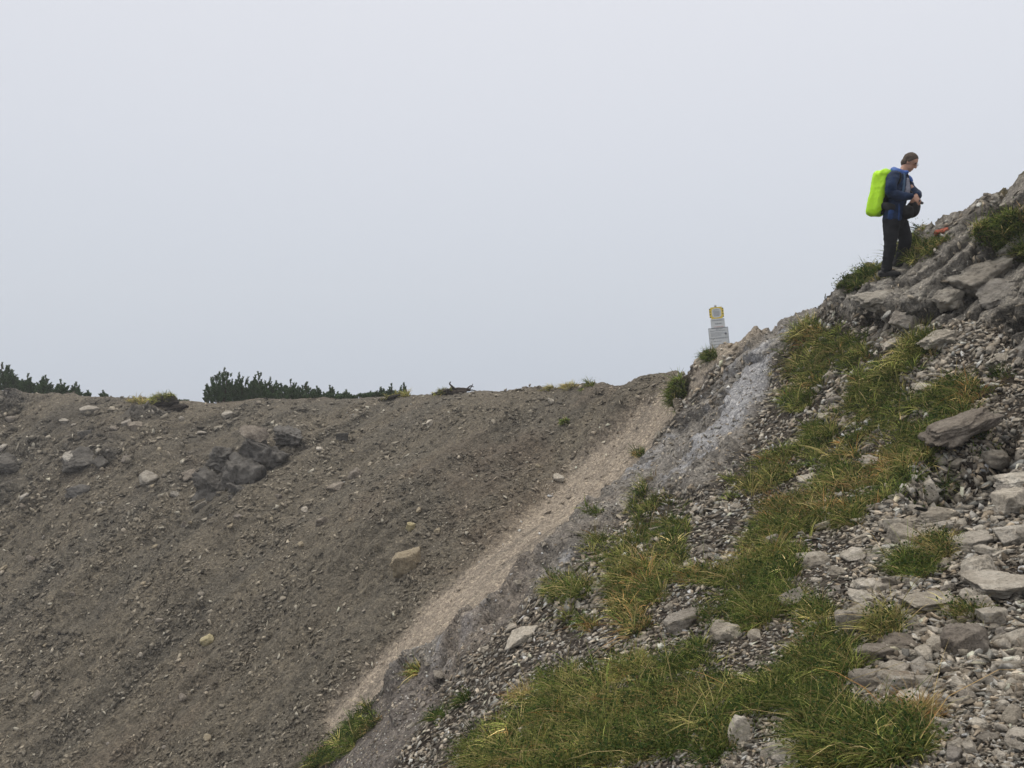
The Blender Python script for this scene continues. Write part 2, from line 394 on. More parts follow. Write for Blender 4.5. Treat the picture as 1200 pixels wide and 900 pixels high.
def rock_material(name, attr=None, base=(.27, .25, .225), dark=(.15, .14, .125), light=(.42, .40, .37), scale=6.0, rnd=.35, bk=1.0):
    """limestone; with attr the colour of each stone comes from the mesh, else from the object's random value"""
    m, t, b, o = new_mat(name)
    tc = N(t, 'ShaderNodeTexCoord')
    geo_ = N(t, 'ShaderNodeNewGeometry')
    pos = geo_.outputs['Position']
    ns = N(t, 'ShaderNodeTexNoise', Scale=scale, Detail=9.0, Roughness=.68); t.links.new(pos, ns.inputs['Vector'])
    ns2 = N(t, 'ShaderNodeTexNoise', Scale=scale * 5, Detail=6.0, Roughness=.7); t.links.new(pos, ns2.inputs['Vector'])
    if attr:
        at = N(t, 'ShaderNodeAttribute'); at.attribute_name = attr; c = at.outputs['Color']
        c = mixc(t, 1.0, c, rampn(t, ns.outputs['Fac'], [(.3, (.75, .74, .72)), (.5, (1, 1, 1)), (.7, (1.2, 1.2, 1.2))]), 'MULTIPLY')
    else:
        c = rampn(t, ns.outputs['Fac'], [(.30, dark), (.50, base), (.70, light)])
        oi = N(t, 'ShaderNodeObjectInfo')
        rr = rampn(t, oi.outputs['Random'], [(0, (1 - rnd, 1 - rnd, 1 - rnd * .9)), (.5, (1, .98, .95)), (1, (1 + rnd, 1 + rnd, 1 + rnd))])
        c = mixc(t, 1.0, c, rr, 'MULTIPLY')
    c = mixc(t, 1.0, c, rampn(t, ns2.outputs['Fac'], [(.28, (.50, .49, .46)), (.47, (1, 1, 1)), (.75, (1.25, 1.25, 1.25))]), 'MULTIPLY')
    t.links.new(c, b.inputs['Base Color']); b.inputs['Roughness'].default_value = .9; b.inputs['Specular IOR Level'].default_value = .25
    b1 = N(t, 'ShaderNodeBump', Strength=.9, Distance=.13 * bk); t.links.new(ns.outputs['Fac'], b1.inputs['Height'])
    b2 = N(t, 'ShaderNodeBump', Strength=.9, Distance=.03 * bk); t.links.new(ns2.outputs['Fac'], b2.inputs['Height']); t.links.new(b1.outputs[0], b2.inputs['Normal'])
    t.links.new(b2.outputs[0], b.inputs['Normal'])
    return m

# ------------------------------------------------------------------ terrain object
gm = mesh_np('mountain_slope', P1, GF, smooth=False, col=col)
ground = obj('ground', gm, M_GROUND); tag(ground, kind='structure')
BVH = BVHTree.FromPolygons([tuple(p) for p in P1.tolist()], GF.tolist())
# valley floor lost in the cloud, under and behind the viewpoint
a = np.linspace(0, 2 * np.pi, 97)[:-1]; rr_ = [0, 20, 60, 110, 150]
vv = [(0, 0, -9.8)]; ff = []
vv = np.array([(r * math.cos(x), r * math.sin(x), -9.9 - r * .32 + 1.2 * math.sin(3 * x + r)) for r in (1.0, 20, 60, 110, 150) for x in a])
ff = [(k * 96 + i, k * 96 + (i + 1) % 96, (k + 1) * 96 + (i + 1) % 96, (k + 1) * 96 + i) for k in range(4) for i in range(96)]
vg = obj('valley_ground', mesh_np('valley_ground', vv, ff, smooth=True, col=np.tile([.11, .10, .07], (len(vv), 1))), M_GROUND); tag(vg, kind='structure')

def shoot(u, v, org=(0, 0, 0)):
    d = Vector(((u - 600) / F, 1, (450 - v) / F)).normalized()
    h = BVH.ray_cast(Vector(org), d, 80)
    return h
def down(x, y):
    h = BVH.ray_cast(Vector((x, y, 30)), Vector((0, 0, -1)), 200)
    return h[0], h[1]
# zone lookups for scattered things
from mathutils.kdtree import KDTree
def zone_at(idx_face):
    return GF[idx_face, 0]

# ================================================================== ROCKS
def ico(sub):
    bm = bmesh.new(); bmesh.ops.create_icosphere(bm, subdivisions=sub, radius=1.0)
    v = np.array([x.co[:] for x in bm.verts]); f = np.array([[q.index for q in x.verts] for x in bm.faces]); bm.free()
    return v, f
ICO = {k: ico(k) for k in (1, 2, 3, 4, 5)}

def rock_verts(seed, sub=4, size=(1, .8, .55), planes=9, rough=.09, strata=0.0, tight=(.5, 1.0)):
    """angular block: a polyhedron cut by random planes, then weathered"""
    r_ = np.random.default_rng(seed)
    d, f = ICO[sub]
    nn = r_.normal(size=(planes, 3)); nn /= np.linalg.norm(nn, axis=1, keepdims=True)
    nn = np.r_[nn, [[0, 0, 1], [0, 0, -1], [1, 0, 0], [-1, 0, 0], [0, 1, 0], [0, -1, 0]] + r_.normal(size=(6, 3)) * .16]
    nn /= np.linalg.norm(nn, axis=1, keepdims=True)
    h = r_.uniform(tight[0], tight[1], len(nn)); dp = d @ nn.T
    rr = np.where(dp > .02, h / np.maximum(dp, .02), 9).min(1)
    v = d * rr[:, None]
    if sub >= 3:
        off = seed * 3.17
        v = v * (1 + rough * fbm(v + off, 2.2, 4, seed % 50)[:, None] + rough * .6 * ridged(v + off, 4.0, 5, seed % 37)[:, None])
        w_ = v + .18 * np.c_[vnoise(v * 2.3 + off, 1), vnoise(v * 2.3 + off, 2), vnoise(v * 2.3 + off, 3)]
        g_ = np.floor(w_ * [2.1, 2.1, 3.4] + off); v = v * (1 - (.07 + strata * .8) * _hash(g_[:, 0], g_[:, 1], g_[:, 2], seed))[:, None]
        if strata:
            g_ = np.floor(w_[:, 2] * 6.0 + off); v[:, :2] *= (1 - strata * 1.4 * _hash(g_, g_ * 0, g_ * 0, seed))[:, None]
    v = v / np.abs(v).max(0) * np.array(size)
    return v, f

def rock_mesh(seed, mat, **kw):
    v, f = rock_verts(seed, **kw); me = mesh_np('rock', v, f); me.materials.append(mat); return me

M_ROCK = rock_material('weathered_limestone', base=(.39, .352, .295), dark=(.22, .197, .163), light=(.53, .495, .435), rnd=.28)
M_PALE = rock_material('pale_limestone', base=(.53, .485, .415), dark=(.32, .288, .24), light=(.67, .635, .565), rnd=.12)
M_BROWN = rock_material('brownish_limestone', base=(.235, .205, .172), dark=(.12, .10, .082), light=(.34, .305, .26), rnd=.12)
M_TAN = rock_material('tan_limestone', base=(.34, .29, .21), dark=(.24, .20, .14), light=(.44, .38, .28), rnd=.06)
M_YELLOW = rock_material('yellow_limestone', base=(.46, .40, .24), dark=(.34, .29, .17), light=(.56, .50, .33), rnd=.04)
M_CRAG = rock_material('crag_limestone', base=(.30, .277, .24), dark=(.165, .15, .127), light=(.42, .395, .35), rnd=.15, scale=3.5)
M_DARKROCK = rock_material('dark_rock', base=(.115, .108, .098), dark=(.062, .058, .052), light=(.19, .18, .165), rnd=.1, scale=3)
M_ORANGE = rock_material('orange_painted_rock', base=(.62, .17, .10), dark=(.50, .12, .07), light=(.70, .26, .18), rnd=.02, scale=9)
M_TWOTONE = rock_material('white_and_tan_rock', base=(.44, .40, .34), dark=(.27, .21, .155), light=(.55, .56, .57), rnd=.02, scale=8)
M_STUFF = rock_material('rubble_stone', attr='Col', scale=22, bk=.22)

def frame_mat(n, roll):
    """axes: x across the view rolled by `roll` degrees, z along n"""
    n = Vector(n).normalized(); x = Vector((math.cos(R(roll)), 0, math.sin(R(roll))))
    x = (x - n * x.dot(n)).normalized(); y = n.cross(x)
    return Matrix((x, y, n)).transposed()

def place_rock(me, u, v, w, h, roll=0, embed=.3, up=.5, name='rock', depthk=.8, yaw=0, n=None, dy=0):
    """stands a rock on the slope where the sight line meets it; w, h are its seen width and height in photo pixels"""
    hit = shoot(u, v)
    p, nn, d = hit[0], hit[1], hit[0].y
    if nn.z < 0: nn = -nn
    nz = (Vector(nn) * (1 - up) + Vector((0, -.15, 1)) * up) if n is None else Vector(n)
    if M_CRAG in list(me.materials) and n is None: nz = Vector((-math.sin(R(roll)), -.55, math.cos(R(roll))))
    M = frame_mat(nz, roll) @ Matrix.Rotation(R(yaw), 3, 'Z')
    sx = w * d / F / 2; sz = h * d / F / 2
    o = obj(name, me)
    o.matrix_world = Matrix.Translation(p + Vector(nn) * (sz * (1 - 2 * embed)) + Vector((0, dy, 0))) @ M.to_4x4() @ Matrix.Diagonal((sx, sx * depthk, sz, 1))
    return o
U1 = dict(size=(1, 1, 1))

HERO = [
 # u, v, w, h, roll, material, seed, label, category, extra
 (1128, 518, 92, 32, 24, M_BROWN, 101, 'large brownish slab jutting from the turf over a dark hollow', dict(strata=.10, tight=(.55, .9)), dict(embed=-.1, depthk=.75, n=(-.40, -.30, .86))),
 (1192, 571, 48, 22, 8, M_PALE, 102, 'pale flat slab at the right edge just below the dark hollow', dict(strata=.06), {}),
 (1184, 600, 46, 32, 10, M_PALE, 103, 'whitish boulder at the right edge above the layered slabs', {}, {}),
 (1186, 632, 48, 26, 5, M_PALE, 104, 'pale block under the whitish boulder at the right edge', {}, {}),
 (1149, 676, 42, 34, -5, M_PALE, 105, 'light rounded boulder in the rubble left of the long flat slab', dict(planes=20, tight=(.8, 1.0)), {}),
 (1176, 690, 74, 20, 8, M_PALE, 106, 'long flat pale slab right of the light rounded boulder', dict(strata=.08), {}),
 (1168, 730, 44, 28, -8, M_PALE, 107, 'ragged pale slab with a broken lower edge', dict(rough=.09), {}),
 (1094, 711, 62, 12, 10, M_ROCK, 108, 'thin long slab propped above a small green plant', dict(strata=.05), dict(embed=0)),
 (1134, 762, 54, 42, 0, M_BROWN, 109, 'big dull brown boulder half sunk in the rubble', dict(planes=18, tight=(.75, 1)), {}),
 (1052, 806, 52, 32, -18, M_TWOTONE, 110, 'triangular rock, part tan and part white, above the orange tuft', {}, {}),
 (1004, 738, 42, 36, -10, M_ROCK, 111, 'grey boulder left of the yellow grass tuft', {}, {}),
 (1054, 757, 36, 16, 0, M_BROWN, 112, 'brown flat topped stone right below the yellow grass tuft', {}, {}),
 (1022, 775, 44, 28, -15, M_BROWN, 113, 'brown wedge of rock under the flat topped stone', {}, {}),
 (851, 749, 38, 25, 0, M_ROCK, 114, 'rounded grey boulder lying in the middle of the lower grass', dict(planes=22, tight=(.8, 1.0)), {}),
 (802, 735, 42, 22, 28, M_ROCK, 115, 'tilted grey slab left of the rounded boulder in the lower grass', dict(strata=.06), {}),
 (925, 707, 34, 18, 5, M_ROCK, 116, 'grey stone at the lower right end of the long grass patch', {}, {}),
 (928, 884, 50, 26, 8, M_PALE, 117, 'pale crumbly rock at the bottom edge in the grass', dict(rough=.12), {}),
 (866, 868, 30, 36, 0, M_PALE, 118, 'cracked pale rock left of the crumbly one at the bottom edge', dict(rough=.12), {}),
 (1083, 456, 22, 9, 15, M_PALE, 119, 'small pale flat rock poking out of the upper grass', {}, dict(embed=0)),
 (1022, 545, 24, 16, 25, M_ROCK, 120, 'small grey rock inside the big central grass patch', {}, {}),
 (979, 470, 16, 8, 0, M_ROCK, 121, 'small stone on the gravel gap beside the upper grass', {}, {}),
 (968, 489, 15, 7, 0, M_PALE, 122, 'pale small stone just under the gravel gap stone', {}, {}),
 (617, 744, 50, 14, 22, M_PALE, 123, 'smooth pale slab lying in the grey debris above the left grass', dict(rough=.02), {}),
 (600, 738, 26, 9, 30, M_PALE, 124, 'thin pale slab touching the smooth slab from the upper left', dict(rough=.02), {}),
 (478, 669, 38, 36, 38, M_TAN, 125, 'largest tan boulder on the open brown scree', dict(planes=16, tight=(.7, 1)), {}),
 (245, 752, 15, 12, 25, M_YELLOW, 126, 'small yellowish stone low on the brown scree', dict(planes=20, tight=(.85, 1)), {}),
 (481, 619, 12, 11, 10, M_YELLOW, 127, 'small bright yellow stone above the tan boulder', {}, {}),
 (646, 472, 9, 8, 10, M_PALE, 128, 'pale stone just below the rim, right of the dead branch', {}, {}),
 (655, 562, 15, 9, 20, M_ROCK, 129, 'grey stone on the scree beside the sandy channel', {}, {}),
 (395, 573, 17, 10, 0, M_BROWN, 130, 'reddish brown stone right of the dark outcrop', {}, {}),
 (504, 497, 9, 7, 15, M_PALE, 131, 'pale stone high on the middle of the scree', {}, {}),
 (94, 541, 40, 18, 28, M_DARKROCK, 132, 'dark slanted slab with a pale edge on the left scree', dict(rough=.22, strata=.08), dict(embed=.42)),
 (92, 578, 28, 16, 20, M_DARKROCK, 133, 'dark three sided rock below the slanted slab', dict(rough=.22, strata=.08), dict(embed=.42)),
 (10, 545, 38, 18, -8, M_DARKROCK, 134, 'dark ledge at the left edge of the picture', dict(rough=.22, strata=.08), dict(embed=.42)),
 (150, 497, 14, 9, 0, M_ROCK, 135, 'grey stone below the overhanging turf on the left rim', {}, {}),
 (1105, 274, 20, 10, 42, M_ORANGE, 140, 'rock on the skyline painted orange as a trail mark', dict(rough=.2), dict(embed=.4)),
 (1199, 258, 11, 13, 0, M_ORANGE, 141, 'rock with a salmon trail mark cut by the right edge', {}, {}),
 (1184, 292, 36, 36, 20, M_CRAG, 142, 'smooth grey block right of the dark green tuft on the crag', {}, dict(embed=.4)),
 (1150, 326, 66, 44, 38, M_CRAG, 143, 'broad bedded block in the middle of the crag', dict(strata=.08), dict(embed=.5)),
 (1105, 352, 46, 34, 20, M_CRAG, 144, 'stained block at the left foot of the crag', {}, dict(embed=.45)),
 (1176, 344, 60, 22, 44, M_CRAG, 146, 'long leaning bed of rock under the broad block', dict(strata=.08), dict(embed=.45)),
 (1066, 379, 40, 26, 10, M_ROCK, 148, 'blocky grey rock on the slope below the hiker', {}, {}),
 (1100, 398, 44, 16, 12, M_ROCK, 149, 'flat layered rock between the crag and the upper grass', dict(strata=.08), {}),
 (1030, 350, 52, 22, 14, M_CRAG, 152, 'pale ledge the hiker is standing above, under the grassy pad', dict(strata=.07), dict(embed=.5)),
 (1046, 405, 22, 9, 0, M_ROCK, 153, 'small dark edged stone beside the upper grass', {}, {}),
 (1098, 615, 56, 22, 12, M_ROCK, 156, 'layered grey rock in the rubble under the dark hollow', dict(strata=.08), {}),
 (1140, 640, 50, 18, 12, M_PALE, 157, 'flat pale stone left of the stacked blocks at the right edge', dict(strata=.06), {}),
 (905, 640, 18, 20, 0, M_ROCK, 158, 'grey stone at the left border of the long grass patch', {}, {}),
 (1164, 540, 30, 20, 20, M_ROCK, 159, 'grey block resting right behind the big jutting slab', {}, {}),
 (770, 622, 16, 8, 15, M_ROCK, 160, 'flat grey stone at the left border of the middle rubble', {}, {}),
]
for (u, v, w, h, roll, mat, seed, label, kw, pk) in HERO:
    kk = dict(U1); kk.update(kw)
    if mat is M_CRAG: kk['rough'] = .20; kk['strata'] = .07
    me = rock_mesh(seed, mat, sub=5 if w > 30 else 4, **kk)
    kd = dict(pk); kd.setdefault('depthk', .85)
    o = place_rock(me, u, v, w * 1.08, h * 1.12, roll, **kd)
    tag(o, label, 'rock')

# the dark outcrop in the scree: one body of rock with a pale slab on top
def outcrop():
    hit = shoot(290, 552); p = hit[0]
    root = empty('rock_outcrop', p)
    V_, F_ = [], []
    r_ = np.random.default_rng(77); nvt = 0
    cs = [((0, 0, 0), (.95, .8, .95)), ((.1, .25, .55), (.75, .7, .7)), ((-.75, .0, -.2), (.7, .6, .65)), ((.65, .15, .35), (.7, .7, .6)), ((1.05, .35, .75), (.6, .5, .35)), ((-.2, -.2, -.75), (.65, .6, .5)), ((-.9, .2, .35), (.5, .5, .4)), ((.35, -.1, -.35), (.6, .55, .5))]
    for n_, (c, s_) in enumerate(cs):
        c = (c[0] * 1.05, c[1] + c[2] * 1.35 - .30, c[2] * 1.35 - .15)
        v_, f_ = rock_verts(201 + n_, sub=5, size=s_, rough=.38, planes=7, strata=.10, tight=(.4, 1.0))
        V_.append(v_ + np.array(c)); F_.append(f_ + nvt); nvt += len(v_)
    b = obj('rock_face', mesh_np('rock_face', np.concatenate(V_), np.concatenate(F_)), M_DARKROCK, root)
    b.location = (-.05, .02, -.05); b.scale = (.98, 1, 1.12)
    v_, f_ = rock_verts(210, sub=5, size=(.50, .34, .10), rough=.14, planes=8)
    s_ = obj('top_slab', mesh_np('top_slab', v_, f_), M_BROWN, root); s_.location = (.12, .25, 1.12); s_.rotation_euler = (R(40), R(22), 0)
    s_['label'] = 'pale flat slab capping the outcrop'
    tag(root, 'dark jagged outcrop standing out of the brown scree below the pines', 'outcrop')
outcrop()

# ---- random sight lines from three stations, so that the scatter also holds a step to the side
def scatter(N_, ur, vr, seed, accept):
    r_ = np.random.default_rng(seed); out = []
    for k in range(N_):
        u = r_.uniform(*ur); v = r_.uniform(*vr); ox = r_.choice([-.7, 0, 0, .7]) if v < 800 else 0
        hit = shoot(u, v, (ox, 0, 0))
        if hit[0] is None or hit[0].y > 34: continue
        gi = GF[hit[2], 0]
        if accept(gi, r_, hit[0]): out.append((hit[0].x, hit[0].y, hit[0].z, *( -hit[1] if hit[1].z < 0 else hit[1]), gi))
    return np.array(out)

def rand_rot(n, r_):
    q = r_.normal(size=(n, 4)); q /= np.linalg.norm(q, axis=1, keepdims=True)
    w, x, y, z = q.T
    return np.stack([1 - 2 * (y * y + z * z), 2 * (x * y - z * w), 2 * (x * z + y * w), 2 * (x * y + z * w), 1 - 2 * (x * x + z * z), 2 * (y * z - x * w),
                     2 * (x * z - y * w), 2 * (y * z + x * w), 1 - 2 * (x * x + y * y)], 1).reshape(n, 3, 3)

def hull_variants(nv, seed):
    r_ = random.Random(seed); out = []
    for i in range(nv):
        bm = bmesh.new()
        for k in range(8):
            d = Vector((r_.gauss(0, 1), r_.gauss(0, 1), r_.gauss(0, 1))).normalized()
            bm.verts.new(Vector((d.x * 1.25, d.y * .85, d.z * .42)) * r_.uniform(.75, 1.2))
        g = bmesh.ops.convex_hull(bm, input=bm.verts)
        bmesh.ops.delete(bm, geom=[x for x in g['geom_interior'] if isinstance(x, bmesh.types.BMVert)], context='VERTS')
        bm.verts.index_update()
        v_ = np.array([x.co[:] for x in bm.verts]); f_ = np.array([[q.index for q in x.verts] for x in bm.faces]); bm.free()
        out.append((v_, f_))
    return out
HV = hull_variants(24, 5)

def stone_mass(name, S, rad, colr, seed, embed=.15):
    r_ = np.random.default_rng(seed); n_ = len(S); var = r_.integers(0, len(HV), n_); Rm = rand_rot(n_, r_)
    flat = r_.uniform(.30, .72, n_)
    # lay the flat side along the slope: squash along the slope normal
    nn = S[:, 3:6]; VV, FF, CC, off = [], [], [], 0
    for k in range(len(HV)):
        idx = np.where(var == k)[0]
        if not len(idx): continue
        v_, f_ = HV[k]
        vv = np.einsum('nij,vj->nvi', Rm[idx], v_)
        dn = np.einsum('nvi,ni->nv', vv, nn[idx]); vv = vv - dn[..., None] * nn[idx][:, None] * (1 - flat[idx])[:, None, None]
        vv = vv * rad[idx][:, None, None] + (S[idx, :3] + nn[idx] * (rad[idx] * (flat[idx] * .75 - embed))[:, None])[:, None]
        VV.append(vv.reshape(-1, 3)); CC.append(np.repeat(colr[idx], len(v_), axis=0))
        FF.append((f_[None] + (np.arange(len(idx)) * len(v_))[:, None, None] + off).reshape(-1, 3)); off += len(idx) * len(v_)
    return mesh_np(name, np.concatenate(VV), np.concatenate(FF), col=np.concatenate(CC))

def stone_cols(n_, r_, base, spread=.30, pale=.08):
    b = np.array(base)[None] * r_.lognormal(0, spread, n_)[:, None]
    tint = r_.normal(0, .045, (n_, 1)) * np.array([[1, 0, -1.2]]); b = b * (1 + tint)
    p = r_.random(n_) < pale; b[p] = np.array([.50, .48, .44]) * r_.uniform(.7, 1.05, (p.sum(), 1))
    return np.clip(b, .03, .62)

def plaw(n_, r_, a, b, k):
    x = r_.random(n_); return (a ** (1 - k) + x * (b ** (1 - k) - a ** (1 - k))) ** (1 / (1 - k))

# near rubble: everything on the near slope that is not turf
def acc_rub(gi, r_, p):
    w = NEARM[gi] * (1 - .95 * GRM[gi] * (.35 + .65 * GCL[gi])) * (1 - .80 * BANDM[gi]) * (1 - .9 * TANM[gi]) * (1 - .93 * CRAGM[gi]) * (1 - .7 * HOLEM[gi]) * (1 - GRAVM[gi] * .3)
    return r_.random() < w
S = scatter(95000, (380, 1240), (205, 960), 1, acc_rub)
rr = np.random.default_rng(3)
su, sv = UV(S[:, :3]); gi = S[:, 6].astype(int)
big = sstep(950, 1120, su) * sstep(430, 680, sv)
mx = 4.4 + 4.2 * big; 
rad = plaw(len(S), rr, 1.4, 8.5, 1.9); rad = np.minimum(rad * (1 + .7 * big), mx)
rad = np.where(GRAVM[gi] > .5, np.minimum(rad, 1.7), rad) 
rad = np.where(BANDM[gi] > .5, np.minimum(rad, 2.2), rad) * S[:, 1] / F * 1.12
pn = fbm(S[:, :3], 1.1, 3, 55); rad = rad * np.exp(.75 * pn + .08)
cc = stone_cols(len(S), rr, (.295, .262, .215), .44, .06) * np.exp(.35 * fbm(S[:, :3] + 9, .9, 3, 56))[:, None]
ob_ = obj('rubble', stone_mass('rubble', S, rad, cc, 7), M_STUFF)
tag(ob_, 'loose grey limestone rubble and gravel covering the near slope', None, kind='stuff')
# scree of the bowl
def acc_scr(gi, r_, p):
    cl = .45 + 1.1 * SCR_CL[gi] + .5 * n5[gi]
    return r_.random() < SCREE[gi] * cl + GROM[gi] * .06
SCR_CL = np.clip(fbm(P, 1.1, 3, 91), -.5, 1)
S = scatter(80000, (-60, 830), (436, 960), 2, acc_scr)
upz = upper[S[:, 6].astype(int)]; rad = np.minimum(plaw(len(S), rr, .8, 6.0, 2.25), 3.6 + 2.0 * upz) * S[:, 1] / F * 1.1
base = col[S[:, 6].astype(int)]
cc = base * rr.lognormal(.10, .42, len(S))[:, None]; p_ = rr.random(len(S)) < .03; cc[p_] = np.array([.42, .39, .32])
ob_ = obj('scree', stone_mass('scree', S, rad, np.clip(cc, .03, .55), 8), M_STUFF)
tag(ob_, 'fine brown and grey scree covering the far side of the bowl', None, kind='stuff')

# ---- countable loose stones, each its own object
variants = [rock_mesh(300 + k, M_ROCK, sub=4, size=(1, rr.uniform(.7, .95), rr.uniform(.35, .75)), strata=.05 * (k % 2), tight=(.6, .95)) for k in range(14)]
variants_pale = [rock_mesh(330 + k, M_PALE, sub=4, size=(1, .85, rr.uniform(.4, .7))) for k in range(4)]
small_far = [rock_mesh(340 + k, (M_TAN, M_ROCK, M_BROWN)[k % 3], sub=3, size=(1, .85, rr.uniform(.55, .8))) for k in range(6)]
def loose(Slist, pxr, meshes, label, group, seed, embed=.2):
    r_ = np.random.default_rng(seed)
    for row, pr in zip(Slist, pxr):
        nn = Vector(row[3:6]); nz = (nn * .75 + Vector((r_.normal(0, .22), r_.normal(0, .22), .3))).normalized()
        M = frame_mat(nz, r_.uniform(-20, 30)) @ Matrix.Rotation(r_.uniform(0, 6.28), 3, 'Z')
        sc = pr * row[1] / F
        me = meshes[r_.integers(0, len(meshes))]
        o = obj('loose_stone', me)
        o.matrix_world = Matrix.Translation(Vector(row[:3]) + nn * sc * (.35 - embed)) @ M.to_4x4() @ Matrix.Diagonal((sc, sc * r_.uniform(.75, 1.1), sc * r_.uniform(.7, 1.15), 1))
        tag(o, label, 'stone', group)
def thin(S_, mind):
    keep = []
    uu, vv_ = UV(S_[:, :3])
    for i in range(len(S_)):
        if all((uu[i] - uu[j]) ** 2 + (vv_[i] - vv_[j]) ** 2 > mind ** 2 for j in keep): keep.append(i)
    return S_[keep]
nongr = lambda gi, r_, p: GRM[gi] < .25 and NEARM[gi] > .9 and HOLEM[gi] < .5
Sa = thin(scatter(700, (1005, 1195), (560, 895), 31, nongr), 11)[:110]
loose(Sa, plaw(len(Sa), rr, 9, 22, 1.8), variants + variants_pale + variants_pale, 'loose angular stone in the coarse pale rubble of the lower right corner', 'stones in the coarse rubble at the lower right', 1)
Sb = thin(scatter(800, (1010, 1195), (385, 560), 32, lambda g, r_, p: nongr(g, r_, p) and CRAGM[g] < .4), 11)[:44]
loose(Sb, plaw(len(Sb), rr, 5.5, 12, 2.4), variants, 'loose grey stone in the rubble between the crag and the dark hollow', 'stones in the rubble under the crag', 2)
Sc = thin(scatter(900, (870, 1005), (590, 895), 33, nongr), 13)[:38]
loose(Sc, plaw(len(Sc), rr, 6, 12, 2.4), variants, 'loose grey stone in the rubble band between the two lower grass patches', 'stones between the lower grass patches', 3)
Sd = thin(scatter(900, (480, 870), (560, 895), 34, nongr), 15)[:36]
loose(Sd, plaw(len(Sd), rr, 4, 9, 2.5), variants, 'grey stone in the debris left of and between the left grass patches', 'stones around the left grass patches', 4)
Se = thin(scatter(1500, (5, 730), (480, 890), 35, lambda g, r_, p: SCREE[g] > .8), 26)[:45]
loose(Se, plaw(len(Se), rr, 3.0, 6.5, 2.6), small_far, 'small stone caught on the open brown scree of the bowl', 'stones on the brown scree', 5)

dark_far = [rock_mesh(360 + k, (M_DARKROCK, M_BROWN, M_CRAG)[k % 3], sub=4, size=(1, .85, rr.uniform(.5, .8))) for k in range(6)]
Sf = thin(scatter(900, (5, 430), (482, 625), 36, lambda g, r_, p: SCREE[g] > .8), 24)[:24]
loose(Sf, plaw(len(Sf), rr, 5, 13, 2.2), dark_far, 'dull angular rock sticking out of the upper left scree', 'rocks in the upper left scree', 6, embed=.3)
# ================================================================== GRASS
def blades(roots, dirs, L, Wd, bend, colr, seed):
    """roots (n,3); dirs (n,3) initial direction; bend (n,3) droop vector; three tapered segments each"""
    r_ = np.random.default_rng(seed); n_ = len(roots)
    side = np.cross(dirs, r_.normal(size=(n_, 3))); side /= np.linalg.norm(side, axis=1, keepdims=True) + 1e-9
    ks = (0, .36, .7, 1.0); ws = (1, .85, .55, .12); VV = []
    for k, w in zip(ks, ws):
        c = roots + dirs * (L * k)[:, None] + bend * (L * k * k)[:, None]
        VV += [c - side * (Wd * w / 2)[:, None], c + side * (Wd * w / 2)[:, None]]
    VV = np.stack(VV, 1).reshape(-1, 3); b = np.arange(n_)[:, None] * 8
    FF = np.concatenate([b + np.array([[2 * i, 2 * i + 1, 2 * i + 3, 2 * i + 2]]) for i in range(3)], 0)
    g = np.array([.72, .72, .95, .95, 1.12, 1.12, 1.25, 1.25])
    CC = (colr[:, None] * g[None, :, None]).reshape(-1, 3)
    return VV, FF, CC

def grass_material():
    m, t, b, o = new_mat('grass_blades')
    at = N(t, 'ShaderNodeAttribute'); at.attribute_name = 'Col'
    t.nodes.remove(b)
    d = N(t, 'ShaderNodeBsdfDiffuse'); tr = N(t, 'ShaderNodeBsdfTranslucent'); mx = N(t, 'ShaderNodeMixShader'); mx.inputs[0].default_value = .35
    t.links.new(at.outputs['Color'], d.inputs[0]); t.links.new(at.outputs['Color'], tr.inputs[0])
    t.links.new(d.outputs[0], mx.inputs[1]); t.links.new(tr.outputs[0], mx.inputs[2]); t.links.new(mx.outputs[0], o.inputs['Surface'])
    return m
M_GRASS = grass_material()
PAL = np.array([[.046, .076, .018], [.098, .134, .032], [.19, .205, .056], [.30, .27, .10], [.36, .28, .14], [.36, .17, .055]])
def tufts(S_, nb, Lm, seed, hue=None, spread=.55, wk=1.0):
    r_ = np.random.default_rng(seed); n_ = len(S_)
    k = np.repeat(np.arange(n_), nb); m_ = len(k)
    c = S_[k, :3]; nn = S_[k, 3:6]
    out = r_.normal(size=(m_, 3)); out -= (out * nn).sum(1, keepdims=True) * nn; out /= np.linalg.norm(out, axis=1, keepdims=True) + 1e-9
    foot = r_.random(m_) ** .5
    up = nn * .55 + np.array([[0, 0, .75]])
    tdir = r_.normal(0, .22, (n_, 3))[k]
    dirs = up + out * (spread * (.3 + foot))[:, None] + tdir + np.array([[-.16, -.10, 0]]); dirs /= np.linalg.norm(dirs, axis=1, keepdims=True)
    tl = r_.lognormal(-.08, .42, n_)[k]
    L = Lm[k] * tl * r_.uniform(.45, 1.25, m_)
    bend = out * r_.uniform(.05, .5, (m_, 1)) + np.array([[-.10, -.06, -.42]]) * r_.uniform(.4, 1.5, (m_, 1))
    Wd = (.0034 * np.maximum(1, c[:, 1] / 4.6)) * r_.uniform(.7, 1.4, m_) * wk
    roots = c + out * (foot * Lm[k] * .38)[:, None] - nn * .01
    h = fbm(S_[:, :3], 1.9, 3, 12) * 1.7 + r_.normal(0, 1.15, n_) if hue is None else np.full(n_, hue)
    h = 1.5 + h[k] + r_.normal(0, .55, m_)
    dry = r_.random(m_) < .07; h = np.where(dry, 4, h)
    rust = (fbm(S_[:, :3], 1.2, 2, 19) > .42)[k] & (r_.random(m_) < .4); h = np.where(rust, r_.uniform(3.4, 5, m_), h)
    h = np.clip(h, 0, 4.99); i = h.astype(int); f = (h - i)[:, None]
    cl = PAL[i] * (1 - f) + PAL[np.minimum(i + 1, 5)] * f
    cl = cl * r_.lognormal(0, .22, (m_, 1)) * r_.lognormal(.05, .45, n_)[k][:, None]
    return blades(roots, dirs, L, Wd, bend, cl, seed + 1)

